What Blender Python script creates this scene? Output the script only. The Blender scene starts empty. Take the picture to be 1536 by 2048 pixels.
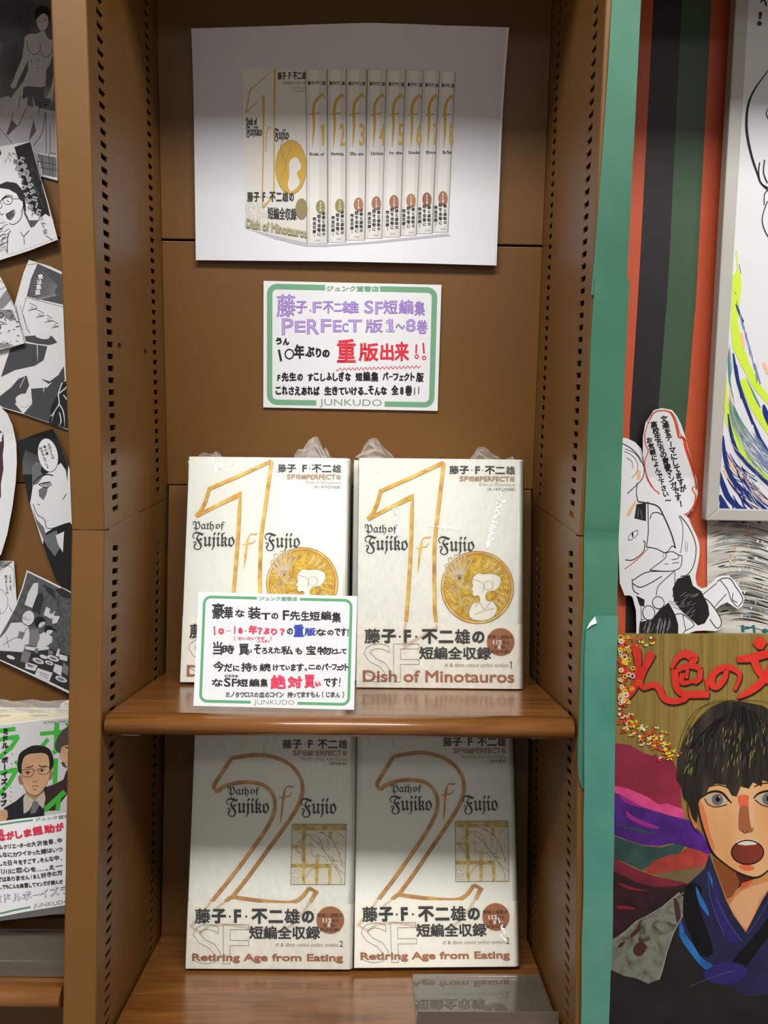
import bpy, bmesh, math, random
from mathutils import Vector, Matrix
from mathutils.geometry import tessellate_polygon
random.seed(7)
S = bpy.context.scene
COL = S.collection

# ------------------------------------------------------------------ camera
FPX = 1661.0
CAM = Vector((.0249, -.6725, .1154))
PI_, YA, RO = math.radians(8.257), math.radians(-.73), math.radians(-.839)
R1 = Matrix(((math.cos(YA), math.sin(YA), 0), (-math.sin(YA), math.cos(YA), 0), (0, 0, 1)))
R2 = Matrix(((1, 0, 0), (0, math.cos(PI_), -math.sin(PI_)), (0, math.sin(PI_), math.cos(PI_))))
R3 = Matrix(((math.cos(RO), 0, -math.sin(RO)), (0, 1, 0), (math.sin(RO), 0, math.cos(RO))))
RM = R3 @ R2 @ R1
RIGHT, FWD, UP = Vector(RM[0]), Vector(RM[1]), Vector(RM[2])
cd = bpy.data.cameras.new('camera'); co = bpy.data.objects.new('camera', cd); COL.objects.link(co)
cd.sensor_fit = 'VERTICAL'; cd.sensor_height = 36; cd.lens = FPX / 2048 * 36; cd.clip_start = .01
mw = Matrix.Identity(4)
for i in range(3):
    mw[i][0], mw[i][1], mw[i][2], mw[i][3] = RIGHT[i], UP[i], -FWD[i], CAM[i]
co.matrix_world = mw
S.camera = co

# ------------------------------------------------------------------ light
W_ = bpy.data.worlds.new('shop'); S.world = W_; W_.use_nodes = True
W_.node_tree.nodes['Background'].inputs[0].default_value = (1.0, .95, .86, 1)
W_.node_tree.nodes['Background'].inputs[1].default_value = .27
def area(name, loc, target, sx, sy, power, col=(1, .985, .95)):
    l = bpy.data.lights.new(name, 'AREA'); l.shape = 'RECTANGLE'; l.size = sx; l.size_y = sy
    l.energy = power; l.color = col
    o = bpy.data.objects.new(name, l); COL.objects.link(o); o.location = loc
    o.rotation_euler = (Vector(target) - Vector(loc)).to_track_quat('-Z', 'Y').to_euler()
    return o
area('ceiling_tube_light', (0, -1.05, 1.545), (0, .05, -.1), 2.4, .30, 58)
area('ceiling_tube_light', (.2, -2.8, 1.6), (0, .1, 0), 2.4, .15, 5)
S.view_settings.view_transform = 'Standard'; S.view_settings.look = 'None'
S.view_settings.gamma = 1; S.view_settings.use_curve_mapping = False
S.view_settings.exposure = 0.0

# ------------------------------------------------------------------ planes
TILT = math.radians(9.17)
CT, ST = math.cos(TILT), math.sin(TILT)
W = .39; H2 = W / 2; POST = .027; D = .209
def low(x, d, h): return Vector((x, -h * ST + d * CT, -h * CT - d * ST))
def ray(px, py): return (RIGHT * ((px - 768) / FPX) + FWD - UP * ((py - 1024) / FPX))
def hit(O, N, px, py):
    r = ray(px, py); return CAM + r * ((O - CAM).dot(N) / r.dot(N))
LOWM = Matrix.Rotation(-TILT, 4, 'X')           # local (x, d, -h) -> world
def frame(O, U, V):
    U = U.normalized(); N = U.cross(V).normalized(); V = N.cross(U)
    m = Matrix.Identity(4)
    for i in range(3): m[i][0], m[i][1], m[i][2], m[i][3] = U[i], V[i], N[i], O[i]
    return m
X_, Z_ = Vector((1, 0, 0)), Vector((0, 0, 1))
def up_frame(y): return frame(Vector((0, y, 0)), X_, Z_)
LOWV = low(0, 0, -1)
def low_frame(d): return frame(low(0, d, 0), X_, LOWV)

# ------------------------------------------------------------------ materials
MATS = {}
def srgb(h):
    h = h.lstrip('#'); c = [int(h[i:i+2], 16) / 255 for i in (0, 2, 4)]
    return tuple((x / 12.92 if x <= .04045 else ((x + .055) / 1.055) ** 2.4) for x in c) + (1,)
def ink(h, rough=.6, spec=.3):
    k = (h, rough)
    if k in MATS: return MATS[k]
    m = bpy.data.materials.new('ink'); m.use_nodes = True
    b = m.node_tree.nodes['Principled BSDF']
    b.inputs['Base Color'].default_value = srgb(h); b.inputs['Roughness'].default_value = rough
    b.inputs['Specular IOR Level'].default_value = spec
    MATS[k] = m; return m
def proc(name, stops, scale=(1, 1, 1), nscale=5, detail=4, rough=.5, bump=0, bscale=None, coat=0, dist=0, coord='Object', kind='noise', metal=0, bdist=.001, spec=.5):
    m = bpy.data.materials.new(name); m.use_nodes = True; nt = m.node_tree; N = nt.nodes; L = nt.links
    b = N['Principled BSDF']; tc = N.new('ShaderNodeTexCoord'); mp = N.new('ShaderNodeMapping')
    mp.inputs['Scale'].default_value = scale; L.new(tc.outputs[coord], mp.inputs['Vector'])
    if kind == 'voronoi':
        t = N.new('ShaderNodeTexVoronoi'); t.inputs['Scale'].default_value = nscale; out = t.outputs['Color']
    else:
        t = N.new('ShaderNodeTexNoise'); t.inputs['Scale'].default_value = nscale; t.inputs['Detail'].default_value = detail
        t.inputs['Distortion'].default_value = dist; out = t.outputs['Fac']
    L.new(mp.outputs[0], t.inputs['Vector'])
    r = N.new('ShaderNodeValToRGB'); L.new(out, r.inputs[0])
    e = r.color_ramp.elements
    while len(e) < len(stops): e.new(.5)
    for q, (p, c) in zip(e, stops): q.position = p; q.color = srgb(c)
    L.new(r.outputs[0], b.inputs['Base Color']); b.inputs['Roughness'].default_value = rough
    b.inputs['Coat Weight'].default_value = coat; b.inputs['Coat Roughness'].default_value = .15
    b.inputs['Metallic'].default_value = metal; b.inputs['Specular IOR Level'].default_value = spec
    if bump:
        bp = N.new('ShaderNodeBump'); bp.inputs['Strength'].default_value = bump; bp.inputs['Distance'].default_value = bdist
        if bscale:
            t2 = N.new('ShaderNodeTexNoise'); t2.inputs['Scale'].default_value = bscale; t2.inputs['Detail'].default_value = 3
            L.new(tc.outputs['Object'], t2.inputs['Vector']); L.new(t2.outputs['Fac'], bp.inputs['Height'])
        else: L.new(t.outputs[0], bp.inputs['Height'])
        L.new(bp.outputs[0], b.inputs['Normal'])
    return m
STEEL = proc('brown_painted_steel', [(.3, '#6e4a1f'), (.7, '#754f23')], nscale=9, rough=.42, bump=.12, bscale=900, bdist=.0003)
WOOD = proc('shelf_wood', [(.25, '#5c3714'), (.5, '#7b4c22'), (.75, '#8d5c2c')], scale=(1.2, 14, 14), nscale=7, detail=8, rough=.3, dist=1.2, coat=.5)
FLOORM = proc('floor_vinyl', [(.3, '#8d8375'), (.7, '#9c9284')], nscale=20, rough=.5)
CREAM = proc('book_jacket', [(.3, '#eeeee6'), (.7, '#f2f2ea')], nscale=4, rough=.38, spec=.4)
PAGES = proc('page_edges', [(.3, '#ded3b4'), (.7, '#efe7cd')], scale=(1, 1, 400), nscale=3, rough=.8)
BAND = proc('paper_band', [(.3, '#f3efe3'), (.7, '#f6f3e8')], nscale=3, rough=.5)
GOLD = proc('gold_print', [(.25, '#b97c2c'), (.42, '#d9a745'), (.58, '#e8c463'), (.75, '#f4e093')], nscale=75, detail=3, rough=.45)
GOLD2 = proc('gold_leaf_print', [(.25, '#96700f'), (.42, '#c79b22'), (.58, '#dcb82f'), (.75, '#ecd76a')], nscale=130, detail=5, rough=.4, dist=1.5)
PALEG = proc('pale_gold_print', [(.3, '#b08c3a'), (.5, '#cdb45f'), (.7, '#ddd1a2')], nscale=160, detail=4, rough=.5)
COPPER = proc('copper_print', [(.25, '#9a6a34'), (.45, '#c08c4c'), (.62, '#d6a660'), (.8, '#e6c676')], nscale=75, detail=3, rough=.45)
WHITE = proc('white_paper', [(.3, '#e6e6ea'), (.7, '#eaeaee')], nscale=3, rough=.55)
MANGA = proc('comic_paper', [(.3, '#d8dade'), (.7, '#e2e3e6')], nscale=3, rough=.6)
GREEN = proc('green_card', [(.3, '#2f6650'), (.7, '#417a61')], nscale=7, rough=.55, bump=.1, bscale=14, bdist=.004)
GREENC = proc('green_card_worn', [(.3, '#3a7a70'), (.5, '#468273'), (.7, '#558875')], nscale=9, rough=.5, bump=.35, bscale=18, bdist=.006)
def film_mat(white=.03, bscale=160, bump=.5, bdist=.0008):
    m = bpy.data.materials.new('clear_film'); m.use_nodes = True; nt = m.node_tree; N = nt.nodes; L = nt.links
    N.remove(N['Principled BSDF']); out = N['Material Output']
    tr = N.new('ShaderNodeBsdfTransparent'); gl = N.new('ShaderNodeBsdfGlossy'); gl.inputs['Roughness'].default_value = .08
    fr = N.new('ShaderNodeFresnel'); fr.inputs['IOR'].default_value = 1.33; mx = N.new('ShaderNodeMixShader')
    df = N.new('ShaderNodeBsdfDiffuse'); df.inputs[0].default_value = (.9, .9, .9, 1); mx2 = N.new('ShaderNodeMixShader'); mx2.inputs[0].default_value = white
    tc = N.new('ShaderNodeTexCoord'); mp = N.new('ShaderNodeMapping'); mp.inputs['Scale'].default_value = (1, .35, 1)
    no = N.new('ShaderNodeTexNoise'); no.inputs['Scale'].default_value = bscale; no.inputs['Detail'].default_value = 3
    bp = N.new('ShaderNodeBump'); bp.inputs['Strength'].default_value = bump; bp.inputs['Distance'].default_value = bdist
    L.new(tc.outputs['Object'], mp.inputs[0]); L.new(mp.outputs[0], no.inputs['Vector']); L.new(no.outputs['Fac'], bp.inputs['Height'])
    L.new(bp.outputs[0], gl.inputs['Normal']); L.new(bp.outputs[0], fr.inputs['Normal'])
    L.new(tr.outputs[0], mx2.inputs[1]); L.new(df.outputs[0], mx2.inputs[2])
    L.new(fr.outputs[0], mx.inputs[0]); L.new(mx2.outputs[0], mx.inputs[1]); L.new(gl.outputs[0], mx.inputs[2])
    L.new(mx.outputs[0], out.inputs[0]); return m
FILM = film_mat(); CRINKLE = film_mat(.32, 300, 1, .002)
def acrylic():
    m = bpy.data.materials.new('acrylic'); m.use_nodes = True; nt = m.node_tree; N = nt.nodes; L = nt.links
    N.remove(N['Principled BSDF']); out = N['Material Output']
    tr = N.new('ShaderNodeBsdfTransparent'); tr.inputs[0].default_value = (.93, .92, .88, 1)
    gl = N.new('ShaderNodeBsdfGlossy'); gl.inputs['Roughness'].default_value = .05
    df = N.new('ShaderNodeBsdfDiffuse'); df.inputs[0].default_value = (.75, .66, .50, 1); m2 = N.new('ShaderNodeMixShader'); m2.inputs[0].default_value = .14
    fr = N.new('ShaderNodeFresnel'); fr.inputs['IOR'].default_value = 1.8; mx = N.new('ShaderNodeMixShader')
    L.new(tr.outputs[0], m2.inputs[1]); L.new(df.outputs[0], m2.inputs[2])
    L.new(fr.outputs[0], mx.inputs[0]); L.new(m2.outputs[0], mx.inputs[1]); L.new(gl.outputs[0], mx.inputs[2]); L.new(mx.outputs[0], out.inputs[0]); return m
ACRYL = acrylic()

# ------------------------------------------------------------------ object helpers
def link(name, verts, faces, mat, parent=None, mx=None, smooth=False, mats=None, fmat=None):
    me = bpy.data.meshes.new(name); me.from_pydata([tuple(v) for v in verts], [], faces); me.update()
    if mats:
        for q in mats: me.materials.append(q)
        if fmat: me.polygons.foreach_set('material_index', fmat)
    elif mat: me.materials.append(mat)
    if smooth: me.polygons.foreach_set('use_smooth', [True] * len(me.polygons))
    o = bpy.data.objects.new(name, me); COL.objects.link(o)
    if parent: o.parent = parent
    if mx is not None: o.matrix_local = mx
    return o
def tag(o, label, cat, group=None):
    o['label'] = label; o['category'] = cat
    if group: o['group'] = group
    return o
def empty(name, mx):
    o = bpy.data.objects.new(name, None); COL.objects.link(o); o.matrix_world = mx; o.empty_display_size = .02; return o
class BX:
    def __init__(s): s.v = []; s.f = []
    def box(s, a, b):
        n = len(s.v)
        for z in (a[2], b[2]):
            for x, y in ((a[0], a[1]), (b[0], a[1]), (b[0], b[1]), (a[0], b[1])): s.v.append((x, y, z))
        for q in ((3, 2, 1, 0), (4, 5, 6, 7), (0, 1, 5, 4), (1, 2, 6, 5), (2, 3, 7, 6), (3, 0, 4, 7)): s.f.append(tuple(n + i for i in q))
        return s
    def extrude(s, prof, axis, a, b):              # profile in the two other axes, extruded along axis
        n = len(s.v); k = len(prof)
        for t in (a, b):
            for p in prof:
                q = list(p); q.insert(axis, t); s.v.append(tuple(q))
        for i in range(k): j = (i + 1) % k; s.f.append((n + i, n + j, n + k + j, n + k + i))
        s.f.append(tuple(n + i for i in reversed(range(k)))); s.f.append(tuple(n + k + i for i in range(k)))
        return s
    def build(s, name, mat, parent=None, mx=None, bevel=0, smooth=False):
        o = link(name, s.v, s.f, mat, parent, mx)
        bm = bmesh.new(); bm.from_mesh(o.data); bmesh.ops.recalc_face_normals(bm, faces=bm.faces)
        if bevel: bmesh.ops.bevel(bm, geom=list(bm.edges), offset=bevel, segments=2, affect='EDGES', profile=.5)
        bm.to_mesh(o.data); bm.free()
        if smooth:
            for p in o.data.polygons: p.use_smooth = True
        return o

# ------------------------------------------------------------------ flat printing on sheets
def subdiv(V, T, L):
    for _ in range(7):
        mid = {}; out = []; any_ = False
        def m(a, b):
            k = (a, b) if a < b else (b, a)
            if k not in mid:
                dx = V[a][0] - V[b][0]; dy = V[a][1] - V[b][1]
                if dx * dx + dy * dy > L * L: V.append(tuple((p + q) / 2 for p, q in zip(V[a], V[b]))); mid[k] = len(V) - 1
                else: mid[k] = None
            return mid[k]
        for a, b, c in T:
            ab, bc, ca = m(a, b), m(b, c), m(c, a)
            n = sum(x is not None for x in (ab, bc, ca))
            if n == 0: out.append((a, b, c)); continue
            any_ = True
            if n == 3: out += [(a, ab, ca), (ab, b, bc), (ca, bc, c), (ab, bc, ca)]
            elif n == 1:
                if ab is not None: out += [(a, ab, c), (ab, b, c)]
                elif bc is not None: out += [(b, bc, a), (bc, c, a)]
                else: out += [(c, ca, b), (ca, a, b)]
            else:
                if ab is None: a, b, c, ab, bc, ca = b, c, a, bc, ca, ab
                if ab is None: a, b, c, ab, bc, ca = b, c, a, bc, ca, ab
                # rotate so that ca is the missing one
                while ca is not None: a, b, c, ab, bc, ca = b, c, a, bc, ca, ab
                out += [(ab, b, bc), (a, ab, bc), (a, bc, c)]
        T = out
        if not any_: break
    return V, T
GL = {}
def glyph(s):
    if s in GL: return GL[s]
    t = bpy.data.curves.new('t', 'FONT'); t.body = s; t.resolution_u = 3
    o = bpy.data.objects.new('t', t); me = o.to_mesh()
    me.calc_loop_triangles()
    V = [(v.co.x, v.co.y) for v in me.vertices]; T = [tuple(q.vertices) for q in me.loop_triangles]
    cnt = {}
    # weld by rounded coordinate so that boundary edges are the outline
    key = {}; idx = []
    for x, y in V: idx.append(key.setdefault((round(x, 4), round(y, 4)), len(key)))
    V2 = [None] * len(key)
    for i, k in enumerate(idx): V2[k] = V[i]
    T2 = [tuple(idx[i] for i in q) for q in T]
    T2 = [q for q in T2 if len(set(q)) == 3]
    for q in T2:
        for i in range(3):
            a, b = q[i], q[(i + 1) % 3]; k = (min(a, b), max(a, b)); cnt[k] = cnt.get(k, 0) + 1
    E = [k for k, n in cnt.items() if n == 1]
    o.to_mesh_clear(); bpy.data.objects.remove(o); bpy.data.curves.remove(t)
    if V2:
        xs = [v[0] for v in V2]; ys = [v[1] for v in V2]; bb = (min(xs), min(ys), max(xs), max(ys))
    else: bb = (0, 0, 1, 1)
    GL[s] = (V2, T2, E, bb); return GL[s]
def catmull(P, n=6, closed=False):
    if len(P) < 3: return list(P)
    out = []; k = len(P)
    rng = range(k if closed else k - 1)
    for i in rng:
        p0 = P[(i - 1) % k] if closed or i > 0 else P[0]; p1 = P[i % k]; p2 = P[(i + 1) % k]
        p3 = P[(i + 2) % k] if closed or i + 2 < k else P[-1]
        for j in range(n):
            t = j / n; t2 = t * t; t3 = t2 * t
            out.append(tuple(.5 * (2 * b + (c - a) * t + (2 * a - 5 * b + 4 * c - d) * t2 + (-a + 3 * b - 3 * c + d) * t3) for a, b, c, d in zip(p0, p1, p2, p3)))
    if not closed: out.append(tuple(P[-1]))
    return out
def homography(src, dst):
    A = []; B = []
    for (x, y), (u, v) in zip(src, dst):
        A.append([x, y, 1, 0, 0, 0, -u * x, -u * y]); B.append(u)
        A.append([0, 0, 0, x, y, 1, -v * x, -v * y]); B.append(v)
    n = 8
    for i in range(n):
        p = max(range(i, n), key=lambda r: abs(A[r][i])); A[i], A[p] = A[p], A[i]; B[i], B[p] = B[p], B[i]
        for r in range(n):
            if r != i:
                f = A[r][i] / A[i][i]
                for c in range(i, n): A[r][c] -= f * A[i][c]
                B[r] -= f * B[i]
    h = [B[i] / A[i][i] for i in range(n)]
    return lambda x, y: ((h[0] * x + h[1] * y + h[2]) / (h[6] * x + h[7] * y + 1), (h[3] * x + h[4] * y + h[5]) / (h[6] * x + h[7] * y + 1))
def lerp_(a, b, t): return a + (b - a) * t
STEP = .00004
class Sheet:
    """a plane of print: measures are read off the photograph (view crops) and turned into metres on the real plane"""
    def __init__(s, mx, crop=(0, 0, 1), parent=None, bend=None, hom=None, thick=.0004, sub=.5, base=0, step=STEP):
        s.mx = mx; s.O = mx.translation.copy(); s.N = mx.to_3x3().col[2].copy(); s.inv = mx.inverted()
        s.crop = crop; s.parent = parent; s.bend = bend; s.hom = hom; s.k = 0; s.thick = thick; s.sub = sub; s.base = base; s.step = step
    def uv(s, x, y):
        ox, oy, sc = s.crop; px, py = ox + x / sc, oy + y / sc
        if s.hom: return s.hom(px, py)
        q = s.inv @ hit(s.O, s.N, px, py); return (q.x, q.y)
    def uvs(s, P): return [s.uv(*p) for p in P]
    def paper(s, name, pts, mat, label=None, cat=None, group=None, back=None, smooth=False):
        P = s.uvs(pts)
        T = [tuple(t) for t in tessellate_polygon([[Vector((a, b, 0)) for a, b in P]])]
        V, T = subdiv(list(P), T, s.sub); n = len(V); V3 = []
        bd = s.bend or (lambda a, b: 0)
        ar = sum((V[a][0]*V[b][1]-V[b][0]*V[a][1]) for a, b, c in T for a, b in ((a, b), (b, c), (c, a)))
        for a, b in V: V3.append((a, b, bd(a, b) + s.thick))
        for a, b in V: V3.append((a, b, bd(a, b)))
        F = []
        for t in T:
            a, b, c = t; cr = (V[b][0]-V[a][0])*(V[c][1]-V[a][1])-(V[b][1]-V[a][1])*(V[c][0]-V[a][0])
            if cr < 0: a, b, c = a, c, b
            F.append((a, b, c)); F.append((c + n, b + n, a + n))
        cnt = {}
        for f in F[::2]:
            for i in range(3): cnt[(f[i], f[(i + 1) % 3])] = 1
        for (a, b) in list(cnt):
            if (b, a) not in cnt: F.append((b, a, a + n, b + n))
        o = link(name, V3, F, mat, s.parent, None if s.parent else s.mx)
        if not s.parent: s.parent = o
        if label: tag(o, label, cat, group)
        s.base = s.thick; return o
    def layer(s, name, mat):
        s.k += 1; return Layer(s, name, mat, s.base + s.step * s.k)
class Layer:
    def __init__(s, sh, name, mat, w):
        s.sh = sh; s.name = name; s.mat = ink(mat) if isinstance(mat, str) else mat; s.w = w; s.V = []; s.T = []; s.c = 0
    def dw(s):
        s.c += 1; return (s.c % 14) * 2e-6         # a hair between overlapping shapes of one ink
    def tri(s, V, T):
        if V and len(V[0]) == 2: d = s.dw(); V = [(a, b, d) for a, b in V]
        n = len(s.V); s.V += V; s.T += [(a + n, b + n, c + n) for a, b, c in T]
    def poly(s, pts, smooth=0, mapped=False):
        P = pts if mapped else s.sh.uvs(pts)
        if smooth: P = catmull(P, smooth, True)
        T = [tuple(t) for t in tessellate_polygon([[Vector((a, b, 0)) for a, b in P]])]
        s.tri(list(P), T); return s
    def scale(s, x, y):
        a = s.sh.uv(x, y); b = s.sh.uv(x + 10, y); return math.hypot(a[0] - b[0], a[1] - b[1]) / 10
    def stroke(s, pts, w, smooth=5, closed=False, taper=0):
        """w in crop pixels; taper 1 = both ends pointed, 2 = end pointed, 3 = start pointed; w may be a list"""
        if taper and len(pts) == 2: pts = [(lerp_(pts[0][0], pts[1][0], t), lerp_(pts[0][1], pts[1][1], t)) for t in (0, .25, .5, .75, 1)]; smooth = 0
        sc = s.scale(*pts[0]); P = s.sh.uvs(pts); n = len(P)
        ws = w if isinstance(w, (list, tuple)) else [w] * n
        if len(ws) != n:
            r = []
            for i in range(n):
                t = i / (n - 1) * (len(ws) - 1); k = min(int(t), len(ws) - 2); r.append(lerp_(ws[k], ws[k + 1], t - k))
            ws = r
        P3 = [(a, b, c) for (a, b), c in zip(P, ws)]
        if smooth and len(P) > 2: P3 = catmull(P3, smooth, closed)
        n = len(P3); V = []; T = []
        for i, (x, y, q) in enumerate(P3):
            a = P3[(i - 1) % n] if closed or i else P3[0]; b = P3[(i + 1) % n] if closed or i < n - 1 else P3[-1]
            dx, dy = b[0] - a[0], b[1] - a[1]; l = math.hypot(dx, dy) or 1; t = i / max(1, n - 1)
            k = {0: 1, 1: min(1, 3 * t, 3 * (1 - t)), 2: min(1, 2.2 * (1 - t)), 3: min(1, 2.2 * t)}[taper]
            # miter
            m = 1
            if 0 < i < n - 1 or closed:
                d1 = (x - a[0], y - a[1]); d2 = (b[0] - x, b[1] - y)
                l1 = math.hypot(*d1) or 1; l2 = math.hypot(*d2) or 1
                c = (d1[0] * d2[0] + d1[1] * d2[1]) / l1 / l2; m = min(2.2, 1 / math.sqrt(max(.2, (1 + c) / 2)))
            h = q * sc * .5 * k * m; nx, ny = -dy / l * h, dx / l * h
            V += [(x + nx, y + ny), (x - nx, y - ny)]
        for i in range(n if closed else n - 1):
            j = (i + 1) % n; T += [(2 * i, 2 * i + 1, 2 * j + 1), (2 * i, 2 * j + 1, 2 * j)]
        s.tri(V, T); return s
    def disc(s, x, y, r, n=28, ry=None, rot=0):
        ry = ry or r; c, q = math.cos(rot), math.sin(rot)
        return s.poly([(x + r * math.cos(a) * c - ry * math.sin(a) * q, y + r * math.cos(a) * q + ry * math.sin(a) * c) for a in [2 * math.pi * i / n for i in range(n)]])
    def ring(s, x, y, r, w, n=40, ry=None, rot=0):
        ry = ry or r; c, q = math.cos(rot), math.sin(rot)
        return s.stroke([(x + r * math.cos(a) * c - ry * math.sin(a) * q, y + r * math.cos(a) * q + ry * math.sin(a) * c) for a in [2 * math.pi * i / n for i in range(n)]], w, 0, True)
    def place(s, g, o, ex, ey, bold=0, outline=False):
        """glyph data g, origin o and axes ex, ey (uv vectors for a full bbox), bold in metres"""
        V, T, E, (x0, y0, x1, y1) = g; w = (x1 - x0) or 1; h = (y1 - y0) or 1
        P = [(o[0] + (x - x0) / w * ex[0] + (y - y0) / h * ey[0], o[1] + (x - x0) / w * ex[1] + (y - y0) / h * ey[1]) for x, y in V]
        if not outline: s.tri(list(P), T)
        if bold:
            v = []; t = []; hb = bold / 2
            for a, b in E:
                (ax, ay), (bx, by) = P[a], P[b]; dx, dy = bx - ax, by - ay; l = math.hypot(dx, dy)
                if l < 1e-9: continue
                dx, dy = dx / l * hb, dy / l * hb; n = len(v)
                e = s.dw()
                v += [(ax - dx - dy, ay - dy + dx, e), (ax - dx + dy, ay - dy - dx, e), (bx + dx + dy, by + dy - dx, e), (bx + dx - dy, by + dy + dx, e)]
                t += [(n, n + 1, n + 2), (n, n + 2, n + 3)]
            s.tri(v, t)
    def text(s, st, x0, y0, x1, y1, bold=0, slope=0, outline=False, skew=0):
        """one printed line filling the box x0..x1 / y0(top)..y1(bottom); slope = rise of the right end in crop px"""
        if st == '1' and not outline:
            w = (x1 - x0) * .28 + bold; xm = x0 + (x1 - x0) * .55
            s.stroke([(x0 + (x1 - x0) * .15, y0 + (y1 - y0) * .2), (xm, y0 + w / 2), (xm, y1)], w, 0); return s
        if st == '1' and outline:
            w = (x1 - x0) * .3; a, c = x0 + (x1 - x0) * .35, x0 + (x1 - x0) * .75; h = y1 - y0
            s.stroke([(a, y0 + h * .3), (x0, y0 + h * .32), (x0, y0 + h * .15), (a, y0), (c, y0), (c, y1 - h * .15), (x1, y1 - h * .15), (x1, y1), (x0, y1), (x0, y1 - h * .15), (a, y1 - h * .15)], 2 * bold, 0, True); return s
        b = bold; A = s.sh.uv(x0 + b, y1 - b); B = s.sh.uv(x1 - b, y1 - b + slope); C = s.sh.uv(x0 + b + skew, y0 + b)
        s.place(glyph(st), A, (B[0] - A[0], B[1] - A[1]), (C[0] - A[0], C[1] - A[1]), 2 * bold * s.scale(x0, y0), outline); return s
    def author(s, x0, y0, x1, y1, bold, no=False):
        fr = [('藤', 0, .144), ('子', .154, .30), ('F', .395, .468), ('不', .543, .695), ('二', .70, .85), ('雄', .862, 1)]; dots = (.345, .508); dr = .011
        if no: fr = [('藤', 0, .13), ('子', .14, .262), ('F', .328, .388), ('不', .475, .608), ('二', .618, .74), ('雄', .75, .88), ('の', .897, 1)]; dots = (.293, .43)
        w = x1 - x0; h = y1 - y0
        for c, a, b in fr:
            t, u = {'F': (.05, .06), '二': (.1, .06), 'の': (.12, .06), '子': (.02, .02)}.get(c, (0, 0))
            s.text(c, x0 + a * w, y0 + t * h, x0 + b * w, y1 - u * h, bold=bold * (1.9 if c in 'F二子不の' else 1))
        for d in dots: s.disc(x0 + d * w, y0 + .52 * h, w * .009, 10)
        return s
    def hand(s, st, x0, y0, x1, y1, bold=2, slope=0, outline=False, jit=1.0, seed=1, rot=0):
        """handwritten line: every letter is set alone, a little off in size, height and tilt"""
        rnd = random.Random(seed * 977 + len(st)); small = 'っゃゅょッャュョァィゥェォー・…、。!！?？ 1I'
        ws = [(.55 if c in small else .72 if ord(c) < 128 else .85 if 0x3040 <= ord(c) < 0x3100 else 1.05) for c in st]
        tot = sum(ws); x = 0; H = y1 - y0; L = x1 - x0
        for c, w in zip(st, ws):
            cw = w / tot; 
            if c == ' ': x += cw; continue
            g = glyph(c); bb = g[3]; gh = bb[3] - bb[1]; gw = bb[2] - bb[0]
            hh = H * min(1, max(.12, gh / .95)) * (1 + rnd.uniform(-.08, .08) * jit)
            ww = cw * L * min(.92, max(.16, gw / max(.62, w * .92))) * (1 + rnd.uniform(-.05, .05) * jit)
            cx = x0 + (x + cw / 2) * L; base = y1 - H * max(0, min(.8, (bb[1] + .12) / .95)) + slope * (x + cw / 2) + rnd.uniform(-.05, .05) * H * jit
            a = rnd.uniform(-.07, .07) * jit - rot + math.atan2(slope, L) ; ca, sa = math.cos(a), math.sin(a)
            ox, oy = cx - ww / 2, base
            A = s.sh.uv(ox + bold, oy - bold); B = s.sh.uv(ox + bold + (ww - 2 * bold) * ca, oy - bold + (ww - 2 * bold) * sa); C = s.sh.uv(ox + bold + (hh - 2 * bold) * sa, oy - bold - (hh - 2 * bold) * ca)
            s.place(g, A, (B[0] - A[0], B[1] - A[1]), (C[0] - A[0], C[1] - A[1]), 2 * bold * s.scale(ox, oy), outline)
            x += cw
        return s
    def vert(s, st, x0, y0, x1, y1, size, bold=1, jit=.5, seed=3, tilt=0):
        """letters set one under the other from (x0,y0) to (x1,y1)"""
        rnd = random.Random(seed); n = len(st)
        for i, c in enumerate(st):
            t = (i + .5) / n; cx = x0 + (x1 - x0) * t + rnd.uniform(-.05, .05) * size * jit; cy = y0 + (y1 - y0) * t
            g = glyph(c); bb = g[3]; gw = min(1, (bb[2] - bb[0]) / .92); gh = min(1, (bb[3] - bb[1]) / .92)
            a = tilt + rnd.uniform(-.06, .06) * jit; ww, hh = size * gw, size * gh
            if c == 'ー': ww, hh, a = size * .8, size * .1, a + math.pi / 2
            ca, sa = math.cos(a), math.sin(a)
            ox, oy = cx - ww / 2 * ca + hh / 2 * -sa, cy - ww / 2 * sa + hh / 2 * ca
            A = s.sh.uv(ox, oy); B = s.sh.uv(ox + ww * ca, oy + ww * sa); C = s.sh.uv(ox + hh * sa, oy - hh * ca)
            s.place(g, A, (B[0] - A[0], B[1] - A[1]), (C[0] - A[0], C[1] - A[1]), 2 * bold * s.scale(ox, oy))
        return s
    def done(s, label=None):
        if not s.V: return None
        V, T = s.V, s.T
        if s.sh.bend: V, T = subdiv(list(V), T, s.sh.sub)
        bd = s.sh.bend or (lambda a, b: 0)
        F = []
        for a, b, c in T:
            cr = (V[b][0]-V[a][0])*(V[c][1]-V[a][1])-(V[b][1]-V[a][1])*(V[c][0]-V[a][0])
            F.append((a, b, c) if cr > 0 else (a, c, b))
        o = link(s.name, [(a, b, bd(a, b) + s.w + d) for a, b, d in V], F, s.mat, s.sh.parent)
        if label: o['label'] = label
        return o
def P2(*a): return [(a[i], a[i + 1]) for i in range(0, len(a), 2)]
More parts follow.
